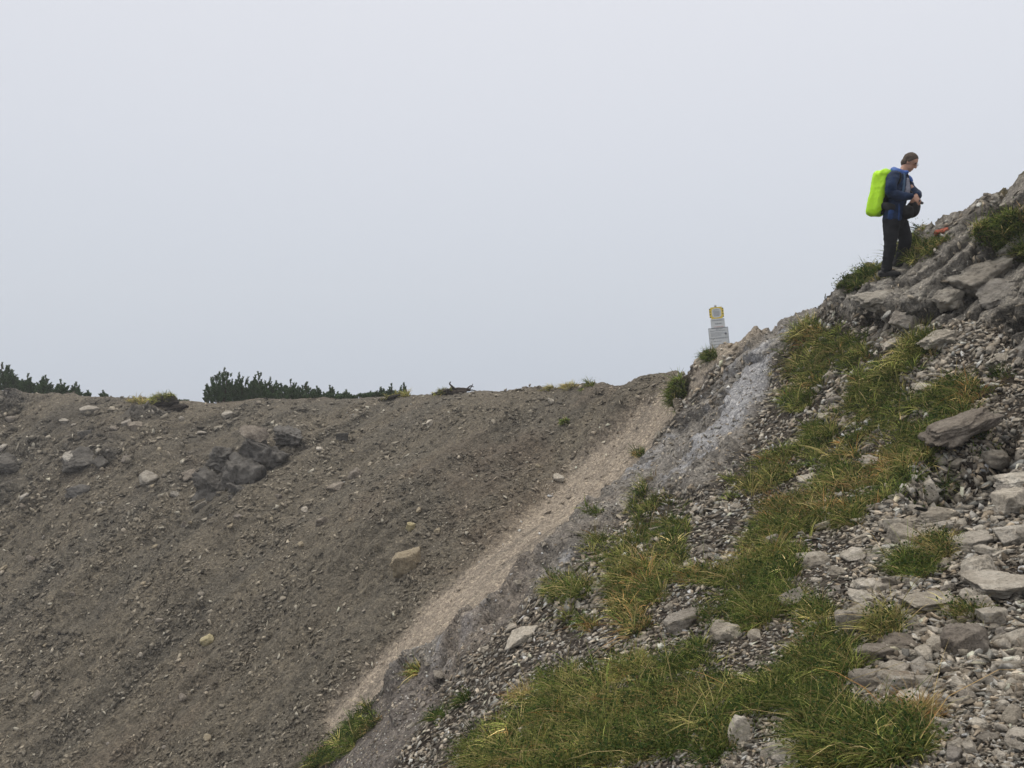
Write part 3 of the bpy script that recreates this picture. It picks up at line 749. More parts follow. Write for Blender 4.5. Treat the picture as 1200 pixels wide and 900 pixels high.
def leaves(S_, seed, size=.0072, pal=((.028, .050, .016), (.055, .085, .026), (.11, .12, .04))):
    """small rounded leaves of creeping plants: bent quads"""
    r_ = np.random.default_rng(seed); k = np.repeat(np.arange(len(S_)), 26); m_ = len(k)
    sz = size * np.clip(S_[k, 1] / 4.5, 1, 1.5) * r_.uniform(.6, 1.5, m_)
    c = S_[k, :3] + r_.normal(0, .035, (m_, 3)) * np.maximum(1, S_[k, 1:2] / 7) + S_[k, 3:6] * r_.uniform(0, .035, (m_, 1))
    a = r_.normal(size=(m_, 3)); a /= np.linalg.norm(a, axis=1, keepdims=True)
    n2_ = S_[k, 3:6] + r_.normal(0, .5, (m_, 3)); b = np.cross(a, n2_); b /= np.linalg.norm(b, axis=1, keepdims=True) + 1e-9
    a = a * sz[:, None]; b = b * sz[:, None] * .7
    VV = np.stack([c - a, c - b, c + a, c + b], 1).reshape(-1, 3); FF = np.arange(m_ * 4).reshape(-1, 4)
    p = np.array(pal); cl = p[r_.integers(0, len(p), m_)] * r_.lognormal(0, .2, (m_, 1))
    return VV, FF, np.repeat(cl, 4, axis=0)
def join_sets(sets):
    off = 0; V_, F_, C_ = [], [], []
    for v_, f_, c_ in sets: V_.append(v_); F_.append(f_ + off); C_.append(c_); off += len(v_)
    return np.concatenate(V_), np.concatenate(F_), np.concatenate(C_)

S = scatter(56000, (340, 1230), (250, 960), 41, lambda g, r_, p: r_.random() < GRM[g] ** 1.3 * GCL[g])
gu, gv = UV(S[:, :3])
NAMED = [  # separate tufts and pads one can point at
 (1010, 342, 44, 22, 'grass_pad', 'green grassy pad on the skyline left of the hiker boots'),
 (1185, 272, 26, 24, 'grass_tuft', 'dark green tuft in a cleft of the crag near the right edge'),
 (1085, 294, 44, 18, 'grass_pad', 'mossy strip of turf on the skyline right of the hiker'),
 (405, 870, 50, 34, 'grass_strip', 'narrow strip of turf at the edge of the gravel at the bottom left'),
 (1070, 665, 18, 13, 'grass_tuft', 'dark green tuft in the rubble beside a white stone'),
 (1098, 643, 17, 13, 'grass_tuft', 'brownish green tuft just above the dark one in the rubble'),
 (1038, 740, 17, 17, 'grass_tuft', 'yellow green tuft right of the grey boulder'),
 (1130, 718, 26, 9, 'grass_tuft', 'thin leafy tuft under the ragged pale slabs'),
]
def one_clump(S_, gap=.17):
    '''keeps the largest group of roots that stand within reach of each other'''
    if len(S_) < 2: return S_
    D = np.linalg.norm(S_[:, None, :3] - S_[None, :, :3], axis=2) < gap
    lab_ = np.arange(len(S_))
    for _ in range(60):
        new = np.where(D, lab_[None], 10 ** 6).min(1)
        if (new == lab_).all(): break
        lab_ = new
    b_ = np.bincount(lab_).argmax(); return S_[lab_ == b_]
owner = np.full(len(S), -1)
for i, (a_, b_, ra, rb, *_r) in enumerate(NAMED):
    owner[(np.abs(gu - a_) < ra) & (np.abs(gv - b_) < rb)] = i
hgt = lambda S_: np.clip(.070 + .006 * S_[:, 1], .080, .135) * (1 + .35 * np.clip(fbm(S_[:, :3], 1.4, 2, 66), -1, 1))
S0_ = S[owner < 0]
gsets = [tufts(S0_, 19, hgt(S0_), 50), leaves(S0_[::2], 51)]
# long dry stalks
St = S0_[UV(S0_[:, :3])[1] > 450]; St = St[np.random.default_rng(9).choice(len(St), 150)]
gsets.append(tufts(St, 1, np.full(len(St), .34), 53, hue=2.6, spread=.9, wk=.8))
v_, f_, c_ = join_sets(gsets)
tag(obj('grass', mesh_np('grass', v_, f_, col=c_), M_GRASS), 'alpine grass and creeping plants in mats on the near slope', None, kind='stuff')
for i, (a_, b_, ra, rb, nm, lab) in enumerate(NAMED):
    Si = one_clump(S[owner == i], .2)
    if len(Si) < 3: print('EMPTY TUFT', nm, lab, len(Si)); continue
    hue = {4: -.6, 5: 1.9, 6: 1.4, 1: -.3}.get(i)
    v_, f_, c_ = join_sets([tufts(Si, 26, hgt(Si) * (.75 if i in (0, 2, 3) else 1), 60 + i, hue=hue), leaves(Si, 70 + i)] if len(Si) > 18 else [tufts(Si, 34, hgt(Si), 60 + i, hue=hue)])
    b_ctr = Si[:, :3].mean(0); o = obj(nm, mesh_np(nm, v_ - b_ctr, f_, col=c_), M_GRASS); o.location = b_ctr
    tag(o, lab, 'grass tuft')
# the orange tuft near the bottom and single tufts on the bare parts and on the rim
def ring(u, v, n_, rpx, seed, squash=.5):
    r_ = np.random.default_rng(seed); out = []
    for k in range(n_):
        h = shoot(u + r_.normal(0, rpx), v + r_.normal(0, rpx * squash))
        if h[0] is None: continue
        nn = h[1] if h[1].z > 0 else -h[1]
        out.append((*h[0], *nn, 0))
    return np.array(out)
for (u, v, n_, rp, L_, hue, nm, lab, sd) in [
    (1079, 838, 18, 7, .11, 3.6, 'grass_tuft', 'bright orange withered tuft near the bottom right', 1),
    (613, 812, 10, 4, .10, 3.4, 'grass_tuft', 'orange brown withered tuft left of the large lower grass', 2),
    (486, 786, 9, 3, .13, 1.2, 'grass_tuft', 'single olive tuft at the lower end of the sandy channel', 14),
    (749, 531, 10, 2.5, .16, -.5, 'grass_tuft', 'small dark green tuft on the bank of the sandy channel', 3),
    (643, 452, 10, 5, .16, 2.6, 'grass_tuft', 'wispy straw coloured tuft on the rim, left one of two', 4),
    (664, 450, 16, 4, .20, 2.8, 'grass_tuft', 'taller brownish tuft on the rim right of the wispy one', 5),
    (695, 447, 24, 11, .13, .9, 'grass_pad', 'low green turf along the rim left of the bushy sod', 6),
    (474, 462, 8, 3, .22, 2.3, 'grass_tuft', 'straw tuft on the rim left of the dead branch', 7),
    (162, 468, 6, 4, .26, 2.7, 'grass_tuft', 'thin dry stalks on the rim beside the overhanging turf', 8),
    (832, 416, 14, 5, .13, .2, 'grass_tuft', 'dark green tuft at the foot of the sign', 9),
    (542, 820, 10, 6, .12, -.3, 'grass_tuft', 'dark green tuft on the debris at the lower left of the grass', 10),
    (512, 840, 12, 4, .10, .0, 'grass_tuft', 'sparse green plants along the gravel edge', 11),
    (695, 600, 6, 4, .10, .6, 'grass_tuft', 'small plants on the grey rock beside the channel', 12),
    (1105, 573, 8, 4, .08, .2, 'grass_tuft', 'bright leafy plant on top of the turf by the jutting slab', 13)]:
    Si = ring(u, v + 1.5, n_ * 2, rp, 400 + sd)
    if len(Si): Si = one_clump(Si, .13 + L_ * .6)
    if not len(Si): print('no hit', lab); continue
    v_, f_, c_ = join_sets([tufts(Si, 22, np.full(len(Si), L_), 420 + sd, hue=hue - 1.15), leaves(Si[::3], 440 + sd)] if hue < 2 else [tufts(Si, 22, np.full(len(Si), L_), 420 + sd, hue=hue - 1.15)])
    b_ctr = Si[:, :3].mean(0); o = obj(nm, mesh_np(nm, v_ - b_ctr, f_, col=c_), M_GRASS); o.location = b_ctr
    tag(o, lab, 'grass tuft')

# ================================================================== solid builders for figures
def tube(pts, rad, nseg=20, flat=None):
    """closed round-ended tube through pts; rad: radius or (ra, rb) per point; flat: the direction along which ra is measured"""
    pts = [Vector(p) for p in pts]; rad = [r if isinstance(r, tuple) else (r, r) for r in rad]
    P_, R_ = [], []
    def add(p, ra, rb): P_.append(p); R_.append((ra, rb))
    t0 = (pts[0] - pts[1]).normalized(); t1 = (pts[-1] - pts[-2]).normalized()
    for a_ in (85, 60, 35): add(pts[0] + t0 * min(rad[0]) * math.sin(R(a_)), rad[0][0] * math.cos(R(a_)), rad[0][1] * math.cos(R(a_)))
    m = len(pts)
    for i in range(m - 1):
        p0, p1, p2, p3 = pts[max(i - 1, 0)], pts[i], pts[i + 1], pts[min(i + 2, m - 1)]
        for k in range(6):
            t = k / 6
            p = .5 * ((2 * p1) + (p2 - p0) * t + (2 * p0 - 5 * p1 + 4 * p2 - p3) * t * t + (3 * p1 - p0 - 3 * p2 + p3) * t ** 3)
            s_ = t * t * (3 - 2 * t); add(p, rad[i][0] * (1 - s_) + rad[i + 1][0] * s_, rad[i][1] * (1 - s_) + rad[i + 1][1] * s_)
    add(pts[-1], *rad[-1])
    for a_ in (35, 60, 85): add(pts[-1] + t1 * min(rad[-1]) * math.sin(R(a_)), rad[-1][0] * math.cos(R(a_)), rad[-1][1] * math.cos(R(a_)))
    V_, F_ = [], []
    ref = Vector(flat) if flat is not None else Vector((0.3, 1, .1))
    for i, p in enumerate(P_):
        t = (P_[min(i + 1, len(P_) - 1)] - P_[max(i - 1, 0)]).normalized()
        x = (ref - t * ref.dot(t)).normalized(); y = t.cross(x)
        for k in range(nseg):
            a_ = 2 * math.pi * k / nseg; V_.append(p + x * math.cos(a_) * R_[i][0] + y * math.sin(a_) * R_[i][1])
    for i in range(len(P_) - 1):
        for k in range(nseg):
            F_.append([i * nseg + k, i * nseg + (k + 1) % nseg, (i + 1) * nseg + (k + 1) % nseg, (i + 1) * nseg + k])
    c0 = len(V_); V_.append(P_[0]); c1_ = len(V_); V_.append(P_[-1])
    for k in range(nseg):
        F_.append([c0, (k + 1) % nseg, k]); b = (len(P_) - 1) * nseg; F_.append([c1_, b + k, b + (k + 1) % nseg])
    return [tuple(v) for v in V_], F_
def ell(c, r, M=None, sub=3, power=None):
    v, f = ICO[sub]; v = v.copy()
    if power: v = np.sign(v) * np.abs(v) ** power; 
    v = v * np.array(r)
    if M is not None: v = v @ np.array(M).T
    return [tuple(x) for x in (v + np.array(c))], f.tolist()
def solid(prims, voxel, smooth=3, wr=0.0, wscale=9, seed=0, sub=0, wvec=None):
    """fuses closed pieces into one continuous skin"""
    V_, F_ = [], []
    for v, f in prims:
        o_ = len(V_); V_ += v; F_ += [[i + o_ for i in q] for q in f]
    me = bpy.data.meshes.new('tmp'); me.from_pydata(V_, [], F_); me.update()
    ob = bpy.data.objects.new('tmp', me); COL.objects.link(ob)
    md = ob.modifiers.new('r', 'REMESH'); md.mode = 'VOXEL'; md.voxel_size = voxel; md.adaptivity = 0
    if smooth: sm = ob.modifiers.new('s', 'SMOOTH'); sm.iterations = smooth; sm.factor = .6
    dg = bpy.context.evaluated_depsgraph_get(); ev = ob.evaluated_get(dg)
    out = bpy.data.meshes.new_from_object(ev, depsgraph=dg)
    bpy.data.objects.remove(ob); bpy.data.meshes.remove(me)
    n_ = len(out.vertices); co = np.empty(n_ * 3, np.float32); out.vertices.foreach_get('co', co); co = co.reshape(-1, 3)
    if wr:
        nr = np.empty(n_ * 3, np.float32); out.vertices.foreach_get('normal', nr); nr = nr.reshape(-1, 3)
        sc_ = np.array(wvec if wvec else (1, 1, 1))
        co = co + nr * (wr * (ridged(co * sc_ + seed, wscale, 3, seed) * .6 + fbm(co * sc_, wscale * .6, 2, seed + 3) * .6))[:, None]
        out.vertices.foreach_set('co', co.ravel().astype(np.float32))
    out.polygons.foreach_set('use_smooth', np.ones(len(out.polygons), dtype=bool)); out.update()
    return out
def flat_mat(name, c, rough=.8, spec=.3, bump=0, bscale=40, vary=.0, vscale=6):
    m, t, b, o = new_mat(name); b.inputs['Roughness'].default_value = rough; b.inputs['Specular IOR Level'].default_value = spec
    if vary or bump:
        tc = N(t, 'ShaderNodeTexCoord'); ns = N(t, 'ShaderNodeTexNoise', Scale=float(vscale), Detail=5.0); t.links.new(tc.outputs['Object'], ns.inputs['Vector'])
        lo = [x * (1 - vary) for x in c]; hi = [x * (1 + vary) for x in c]
        t.links.new(rampn(t, ns.outputs['Fac'], [(.3, lo), (.7, hi)]), b.inputs['Base Color'])
        if bump:
            n2_ = N(t, 'ShaderNodeTexNoise', Scale=float(bscale), Detail=4.0); t.links.new(tc.outputs['Object'], n2_.inputs['Vector'])
            bp = N(t, 'ShaderNodeBump', Strength=bump, Distance=.01); t.links.new(n2_.outputs['Fac'], bp.inputs['Height']); t.links.new(bp.outputs[0], b.inputs['Normal'])
    else: b.inputs['Base Color'].default_value = (*c, 1)
    return m

# ================================================================== HIKER
h = shoot(1043, 329); PB = Vector(h[0]); PB.x = (1048 - 600) / F * PB.y
PD = PB.y; print('hiker ground', PB, 'row', 450 - F * PB.z / PB.y)
BASEZ = (450 - 322.3) / F * PD
K = 1.79 / ((323 - 179.5) * PD / F)      # real metres per metre of my sketch
person = empty('person', (PB.x - 5.5 * PD / F, PD, BASEZ))
sc_p = 1 / K
Fd = Vector((.78, -.62, 0)).normalized(); Rt = Vector((Fd.y, -Fd.x, 0))     # facing direction, his right side (towards us)
def Z(zx, zy, y): return Vector(((zx - 240) / 438, y, (835 - zy) / 438))
neck = Z(318, 190, .0); chest = Z(290, 270, .0); pelv = Z(280, 480, .0)
shR = Z(232, 218, -.16); shL = Z(365, 222, .13)
elR = Z(205, 335, -.24); wrR = Z(322, 362, -.29); elL = Z(404, 318, -.02); wrL = Z(372, 342, -.17)
hipR = Z(235, 500, -.09); knR = Z(222, 655, -.13); anR = Z(196, 806, -.08)
hipL = Z(325, 500, .08); knL = Z(345, 615, .0); anL = Z(285, 792, .07)
headc = Z(362, 118, -.03)
pitch = R(34); yaw_ = math.atan2(Fd.y, Fd.x) + R(6)
HM = Matrix.Rotation(yaw_, 3, 'Z') @ Matrix.Rotation(pitch, 3, 'Y')          # head axes: x forward, y his left, z up
def HP(x, y, z): return headc + HM @ Vector((x, y, z))
def finger(root, d1, d2, ln, r_=.0085): 
    a = Vector(root); b = a + Vector(d1) * ln * .5; c = b + Vector(d2) * ln * .5
    return tube([a, b, c], [r_ * 1.08, r_, r_ * .82], 8)
def hand(w, palm_dir, across, curl, thumb_side):
    palm_dir = Vector(palm_dir).normalized(); across = Vector(across).normalized(); curl = Vector(curl).normalized()
    out = [tube([w, w + palm_dir * .045, w + palm_dir * .09], [(.026, .022), (.040, .017), (.040, .015)], 14, flat=across)]
    for i, (o_, ln) in enumerate(((-.029, .068), (-.0098, .078), (.0098, .073), (.029, .058))):
        rt = w + palm_dir * .088 + across * o_
        out.append(finger(rt, palm_dir * .85 + curl * .5 + across * o_ * 4, palm_dir * .35 + curl * .95, ln))
    rt = w + palm_dir * .03 + across * thumb_side * .030
    out.append(finger(rt, palm_dir * .6 + across * thumb_side * .7 + curl * .2, palm_dir * .7 + curl * .6, .062, .0105))
    return out
body = [ell(HP(0, 0, .025), (.098, .077, .100), HM), ell(HP(.030, 0, -.050), (.068, .058, .075), HM), ell(HP(.062, 0, -.098), (.028, .030, .022), HM),
        tube([HP(.078, 0, .030), HP(.108, 0, -.012), HP(.112, 0, -.026)], [.010, .013, .016], 10),           # nose
        ell(HP(.088, 0, -.066), (.012, .026, .007), HM, 2), ell(HP(.086, 0, -.078), (.011, .021, .006), HM, 2), # lips
        ell(HP(.082, 0, .040), (.014, .052, .010), HM, 2),                                                # brow
        ell(HP(-.005, .076, -.012), (.018, .008, .030), HM, 2), ell(HP(-.005, -.076, -.012), (.018, .008, .030), HM, 2),
        tube([HP(-.02, 0, -.05), neck, chest + Vector((.02, 0, .12))], [.056, .058, .07]),
        tube([chest + Vector((0, 0, .10)), chest - Vector((0, 0, .12)), pelv + Vector((0, 0, .02))], [(.155, .10), (.15, .10), (.15, .10)], flat=Rt),
        tube([shR, elR, wrR], [.05, .042, .028]), tube([shL, elL, wrL], [.05, .042, .028]),
        tube([hipR, knR, anR], [.085, .056, .042]), tube([hipL, knL, anL], [.085, .056, .042]),
        tube([anR, anR + Vector((.09, -.03, -.05))], [.042, .035]), tube([anL, anL + Vector((.09, -.03, -.045))], [.042, .035])]
body += hand(wrR, (.70, -.25, -.62), (.5, .1, .55), (.45, .75, -.35), 1)
body += hand(wrL, (-.45, -.55, -.55), (.65, -.5, -.1), (-.5, .1, -.7), -1)
M_SKIN = flat_mat('skin', (.42, .235, .165), .55, .4, vary=.12, vscale=14)
bo = obj('body', solid(body, .0052, 2), M_SKIN, person)
hair = [ell(HP(-.016, 0, .044), (.104, .086, .098), HM, 4), ell(HP(-.052, 0, -.022), (.060, .074, .066), HM), ell(HP(-.012, .074, .018), (.022, .013, .034), HM), ell(HP(-.012, -.074, .018), (.022, .013, .034), HM)]
hm = solid(hair, .005, 2, wr=.006, wscale=38, seed=4)
# cut the hair cap back from the face
bmh = bmesh.new(); bmh.from_mesh(hm)
pl = HP(.044, 0, .050); bmesh.ops.bisect_plane(bmh, geom=bmh.verts[:] + bmh.edges[:] + bmh.faces[:], plane_co=pl, plane_no=HM @ Vector((.93, 0, -.55)), clear_outer=True)
bmesh.ops.holes_fill(bmh, edges=[e for e in bmh.edges if e.is_boundary]); bmh.to_mesh(hm); bmh.free()
M_HAIR = flat_mat('short_brown_hair', (.085, .064, .050), .8, .2, bump=.6, bscale=160, vary=.4, vscale=60)
obj('hair', hm, M_HAIR, person)
M_EYE = flat_mat('eye', (.03, .022, .018), .2, .6)
for s_ in (1, -1): obj('eye', solid([ell(HP(.083, .031 * s_, .017), (.010, .013, .009), HM, 2)], .003, 1), M_EYE, person)
M_METAL = flat_mat('glasses_frame', (.10, .10, .11), .3, .6)
gl = []
for s_ in (1, -1):
    ring_ = [HP(.112, .033 * s_ + .024 * math.cos(t), .014 + .018 * math.sin(t)) for t in np.linspace(0, 2 * math.pi, 13)]
    gl.append(tube(ring_, [.0024] * 13, 6)); gl.append(tube([HP(.110, .057 * s_, .018), HP(.05, .080 * s_, .012), HP(-.005, .084 * s_, .006)], [.0024] * 3, 6))
gl.append(tube([HP(.112, -.010, .018), HP(.115, 0, .02), HP(.112, .010, .018)], [.0024] * 3, 6))
obj('glasses', solid(gl, .0022, 0), M_METAL, person)

# clothes
M_JACKET = flat_mat('navy_rain_jacket', (.010, .024, .062), .7, .15, bump=.35, bscale=25, vary=.35, vscale=9)
M_BLUE = flat_mat('bright_blue_cloth', (.045, .115, .36), .6, .3, bump=.3, bscale=30, vary=.3, vscale=12)
M_MIDBLUE = flat_mat('mid_blue_cloth', (.020, .050, .15), .7, .15, bump=.3, bscale=30, vary=.35, vscale=12)
M_TEAL = flat_mat('steel_blue_cloth', (.055, .105, .18), .6, .3, bump=.3, bscale=30, vary=.3, vscale=12)
M_SHIRT = flat_mat('grey_shirt', (.27, .27, .32), .85, .2, bump=.3, bscale=50, vary=.2, vscale=20)
M_BLACK = flat_mat('black_nylon', (.012, .012, .014), .65, .3, bump=.3, bscale=50, vary=.3, vscale=15)
M_TROUS = flat_mat('charcoal_trousers', (.017, .018, .021), .9, .1, bump=.4, bscale=35, vary=.3, vscale=8)
M_BOOT = flat_mat('dark_boots', (.028, .027, .027), .6, .3, bump=.3, bscale=60, vary=.4, vscale=20)
jk = [tube([Z(318, 205, -.01), Z(305, 235, -.02), Z(288, 300, -.02), Z(280, 380, -.02), Z(262, 440, -.02), Z(255, 492, -.02)], [(.085, .075), (.172, .105), (.180, .118), (.165, .118), (.185, .125), (.195, .128)], 28, flat=Rt),
      tube([shR + Vector((.03, .02, -.005)), shR, Z(200, 285, -.24), elR, Z(262, 362, -.29), wrR + Vector((-.035, .005, .004))], [.075, .082, .074, .070, .060, .050]),
      tube([shL + Vector((-.03, 0, -.005)), shL, Z(394, 275, .09), elL, Z(396, 336, -.09), wrL + Vector((.02, .025, .01))], [.070, .076, .066, .062, .056, .048])]
jm = solid(jk, .0085, 1, wr=.017, wscale=8, seed=2, wvec=(1, 1, 1.7))
jo = obj('jacket', jm, M_JACKET, person)
hd = solid([tube([Z(280, 152, .06), Z(262, 168, -.02), Z(272, 186, -.09), Z(300, 196, -.12), Z(322, 192, -.13)], [.034, .048, .050, .040, .026]), tube([Z(345, 180, .08), Z(378, 205, .05), Z(384, 232, .0)], [.02, .024, .016])], .006, 2, wr=.008, wscale=14, seed=5)
obj('hood', hd, M_BLUE, jo)
def strip(name, pts, rads, mat, parent, flat=(0, 1, 0), wr=.003):
    return obj(name, solid([tube(pts, rads, 12, flat=flat)], .005, 1, wr=wr, wscale=15), mat, parent)
def proj(zx, zy, dy=0):       # a point on the front of the jacket seen at that place
    o_ = Vector(((zx - 240) / 438, -1.5, (835 - zy) / 438)); b_ = JB.ray_cast(o_, Vector((0, 1, 0)))
    return (b_[0] + Vector((0, dy, 0))) if b_[0] is not None else Vector(((zx - 240) / 438, -.12 + dy, (835 - zy) / 438))
dgp = bpy.context.evaluated_depsgraph_get(); JB = BVHTree.FromPolygons([v.co[:] for v in jm.vertices], [p.vertices[:] for p in jm.polygons])
obj('shirt', solid([tube([proj(327, 238, .012), proj(324, 270, .012), proj(322, 300, .012), proj(326, 322, .012)], [(.030, .030), (.044, .030), (.056, .030), (.050, .030)], 16, flat=(1, 0, 0))], .006, 2, wr=.005, wscale=18), M_SHIRT, person)
fl_ = strip('front_flap', [proj(300, 205, -.002), proj(297, 250, -.002), proj(292, 300, -.002), proj(287, 330, -.002)], [(.018, .012)] * 4, M_TEAL, jo, flat=(1, 0, 0))
strip('front_flap', [proj(372, 205, -.002), proj(372, 240, -.002), proj(374, 280, -.002)], [(.016, .014)] * 3, M_TEAL, jo, flat=(1, 0, 0))
strip('zip', [proj(330, 205, -.004), proj(340, 240, -.006), proj(351, 280, -.006), proj(354, 318, -.004)], [.013, .014, .013, .012], M_BLACK, jo)
strip('hem_panel', [proj(216, 440, .004), proj(214, 468, .004), proj(212, 490, .006)], [(.045, .016), (.05, .016), (.05, .014)], M_MIDBLUE, jo, flat=(1, 0, 0))
strip('front_edge', [proj(262, 400, .0), proj(262, 440, .0), proj(260, 478, .0), proj(258, 500, .004)], [(.014, .012)] * 4, M_MIDBLUE, jo, flat=(1, 0, 0))
tr = [tube([Z(282, 470, 0), Z(275, 505, 0)], [(.165, .11), (.17, .115)], 24, flat=Rt),
      tube([Z(235, 500, -.08), Z(226, 580, -.11), Z(218, 655, -.13), Z(207, 735, -.11), Z(200, 808, -.08)], [.108, .096, .082, .074, .070]),
      tube([Z(325, 505, .07), Z(338, 560, .04), Z(343, 615, .0), Z(322, 705, .04), Z(296, 788, .07)], [.104, .096, .084, .076, .070])]
obj('trousers', solid(tr, .0085, 1, wr=.019, wscale=7, seed=8, wvec=(1, 1, 1.6)), M_TROUS, person)
for (a_, zz) in ((anR, 0), (anL, 0)):
    f_ = a_ + Vector((0, 0, -.055))
    bt = obj('boot', solid([tube([a_ + Vector((-.005, 0, .05)), a_ + Vector((0, 0, -.02))], [.052, .058]), tube([f_ + Vector((-.05, .03, .005)), f_ + Vector((.07, -.045, 0)), f_ + Vector((.155, -.10, -.012))], [(.045, .042), (.048, .042), (.040, .030)], flat=(.6, .8, 0))], .006, 2, wr=.003, wscale=20), M_BOOT, person)
    so = obj('sole', solid([tube([f_ + Vector((-.06, .035, -.034)), f_ + Vector((.07, -.045, -.034)), f_ + Vector((.17, -.11, -.036))], [(.046, .014), (.05, .014), (.042, .014)], flat=(.6, .8, 0))], .005, 1), M_BLACK, bt)
person.scale = (sc_p,) * 3
tag(person, 'hiker in dark blue rain jacket looking down at a small camera in both hands', 'person')

def worn(name, label, cat):
    e = empty(name, person.location); e.scale = person.scale; tag(e, label, cat); return e
# rucksack under its rain cover
bp = worn('backpack', 'rucksack under a neon yellow green rain cover on the back of the hiker', 'backpack')
M_NEON = flat_mat('neon_rain_cover', (.42, .76, .010), .45, .35, bump=.5, bscale=14, vary=.10, vscale=5)
bx, BU = [], Vector((.21, -.02, 1)).normalized()
bc = Z(180, 308, .045)
BR = Rt; BF = BU.cross(BR).normalized()
BMx = Matrix((BF, BR, BU)).transposed()
cov = [ell(bc, (.115, .150, .335), BMx, 5, power=.44), ell(bc + BMx @ Vector((-.02, 0, .01)), (.095, .125, .30), BMx, 4, power=.7), ell(bc + BMx @ Vector((.04, .02, .28)), (.085, .13, .07), BMx, 4, power=.8)]
obj('rain_cover', solid(cov, .008, 1, wr=.034, wscale=7, seed=12, wvec=(1, 1, .40)), M_NEON, bp)
obj('back_panel', solid([ell(bc + BMx @ Vector((.085, 0, -.05)), (.045, .11, .26), BMx, 4, power=.6)], .009, 2), M_BLACK, bp)
def strap(pts, w): obj('strap', solid([tube([proj(*p) + Vector((0, -.002, 0)) for p in pts], [w] * len(pts), 10, flat=(1, 0, 0))], .0045, 1), M_BLACK, bp)
strap([(252, 185), (262, 205), (268, 235), (262, 262), (240, 285)], (.020, .010))
strap([(370, 195), (378, 225), (382, 250)], (.014, .010))
obj('hip_belt', solid([tube([Z(176, 400, -.10), Z(196, 412, -.16), Z(225, 418, -.18), Z(245, 420, -.17)], [(.05, .03), (.055, .02), (.045, .016), (.03, .014)], 14, flat=(0, 0, 1))], .006, 2, wr=.004), M_BLACK, bp)

# bag in front of the belly, camera in the hands
cb = worn('camera_bag', 'round black bag hanging in front of the belly of the hiker', 'bag')
obj('pouch', solid([ell(Z(376, 420, -.05), (.088, .10, .118), Matrix.Rotation(R(18), 3, 'Y'), 5, power=.8), ell(Z(330, 440, -.08), (.095, .09, .10), None, 4, power=.85)], .007, 2, wr=.010, wscale=10, seed=14), M_BLACK, cb)
obj('clip', solid([tube([Z(418, 378, -.05), Z(436, 380, -.05)], [.014, .011])], .004, 1), flat_mat('grey_plastic', (.25, .25, .27), .5, .4), cb)
cm_ = worn('camera', 'small dark compact camera held in both hands of the hiker', 'camera')
cpos = wrR + Vector((.105, .02, -.075)); M_CAM = flat_mat('camera_black', (.02, .024, .03), .35, .5)
CM = Matrix.Rotation(R(-35), 3, 'Z') @ Matrix.Rotation(R(25), 3, 'Y')
obj('camera_body', solid([ell(cpos, (.018, .056, .034), CM, 4, power=.5)], .004, 1), M_CAM, cm_)
obj('lens', solid([tube([cpos, cpos + CM @ Vector((.045, 0, 0))], [.022, .020], 18)], .004, 1), M_CAM, cm_)
strap2 = obj('neck_strap', solid([tube([cpos + CM @ Vector((0, .05, .03)), proj(350, 320, -.02), proj(345, 260, -.012), proj(338, 215, -.012), proj(328, 192, -.01)], [.007] * 5, 8)], .004, 1), M_BLACK, cm_)

# ================================================================== SIGN
SY = 16.3
def at(u, v, y): return Vector(((u - 600) / F * y, y, (450 - v) / F * y))
sb = at(846.0, 420, SY); gz = down(sb.x, SY)[0].z
top = at(838.9, 358.4, SY)
sign = empty('information_sign', sb)
tag(sign, 'post with a yellow warning plate above two white text boards behind the ridge', 'sign')
M_POST = flat_mat('galvanised_steel', (.30, .31, .33), .4, .6, vary=.1)
M_WHITE = flat_mat('white_enamel', (.62, .645, .66), .5, .4, vary=.04, vscale=5)
M_YEL = flat_mat('yellow_enamel', (.75, .58, .10), .5, .4, vary=.06, vscale=5)
M_INK = flat_mat('dark_print', (.06, .065, .08), .6, .3)
M_GREYINK = flat_mat('grey_print', (.26, .28, .31), .6, .3)
M_RED = flat_mat('faded_red_print', (.62, .34, .32), .6, .3)
sv_ = (top - sb)
lowp = Vector((sb.x + .02, SY, gz - .25)) - sb
def box_mesh(name, w, h, t, bev=.004, rc=.0):
    bm = bmesh.new(); bmesh.ops.create_cube(bm, size=1)
    for v in bm.verts: v.co = Vector((v.co.x * w, v.co.y * t, v.co.z * h))
    if rc: bmesh.ops.bevel(bm, geom=[e for e in bm.edges if abs((e.verts[0].co - e.verts[1].co).y) > t * .5], offset=rc, segments=4, affect='EDGES')
    elif bev: bmesh.ops.bevel(bm, geom=bm.edges[:], offset=bev, segments=1, affect='EDGES')
    me = bpy.data.meshes.new(name); bm.to_mesh(me); bm.free(); return me
post = obj('post', solid([tube([lowp, Vector((0, 0, 0)), sv_], [.026] * 3, 16)], .006, 1), M_POST, sign)
post.location = (0, .05, 0)
roll = R(-5.5)
def plate(name, u, v, wpx, hpx, mat, rl, rc=.012, label=None):
    c = at(u, v, SY) - sb; o = obj(name, box_mesh(name, wpx * SY / F, hpx * SY / F, .004, rc=rc), mat, sign)
    o.location = c; o.rotation_euler = (0, rl, 0)
    if label: o['label'] = label
    return o
def marks(par, name, items, mat):
    """lines of print: (x, z, w, h) in plate units -.5 .. .5, one mesh"""
    bm = bmesh.new(); W_, H_ = par.data.vertices and (max(v.co.x for v in par.data.vertices) * 2, max(v.co.z for v in par.data.vertices) * 2)
    for (x, z, w, h_) in items:
        g = bmesh.ops.create_cube(bm, size=1)
        for v in g['verts']: v.co = Vector(((x + v.co.x * w) * W_, v.co.y * .002 - .0032, (z + v.co.z * h_) * H_))
    me = bpy.data.meshes.new(name); bm.to_mesh(me); bm.free(); o = obj(name, me, mat, par); return o
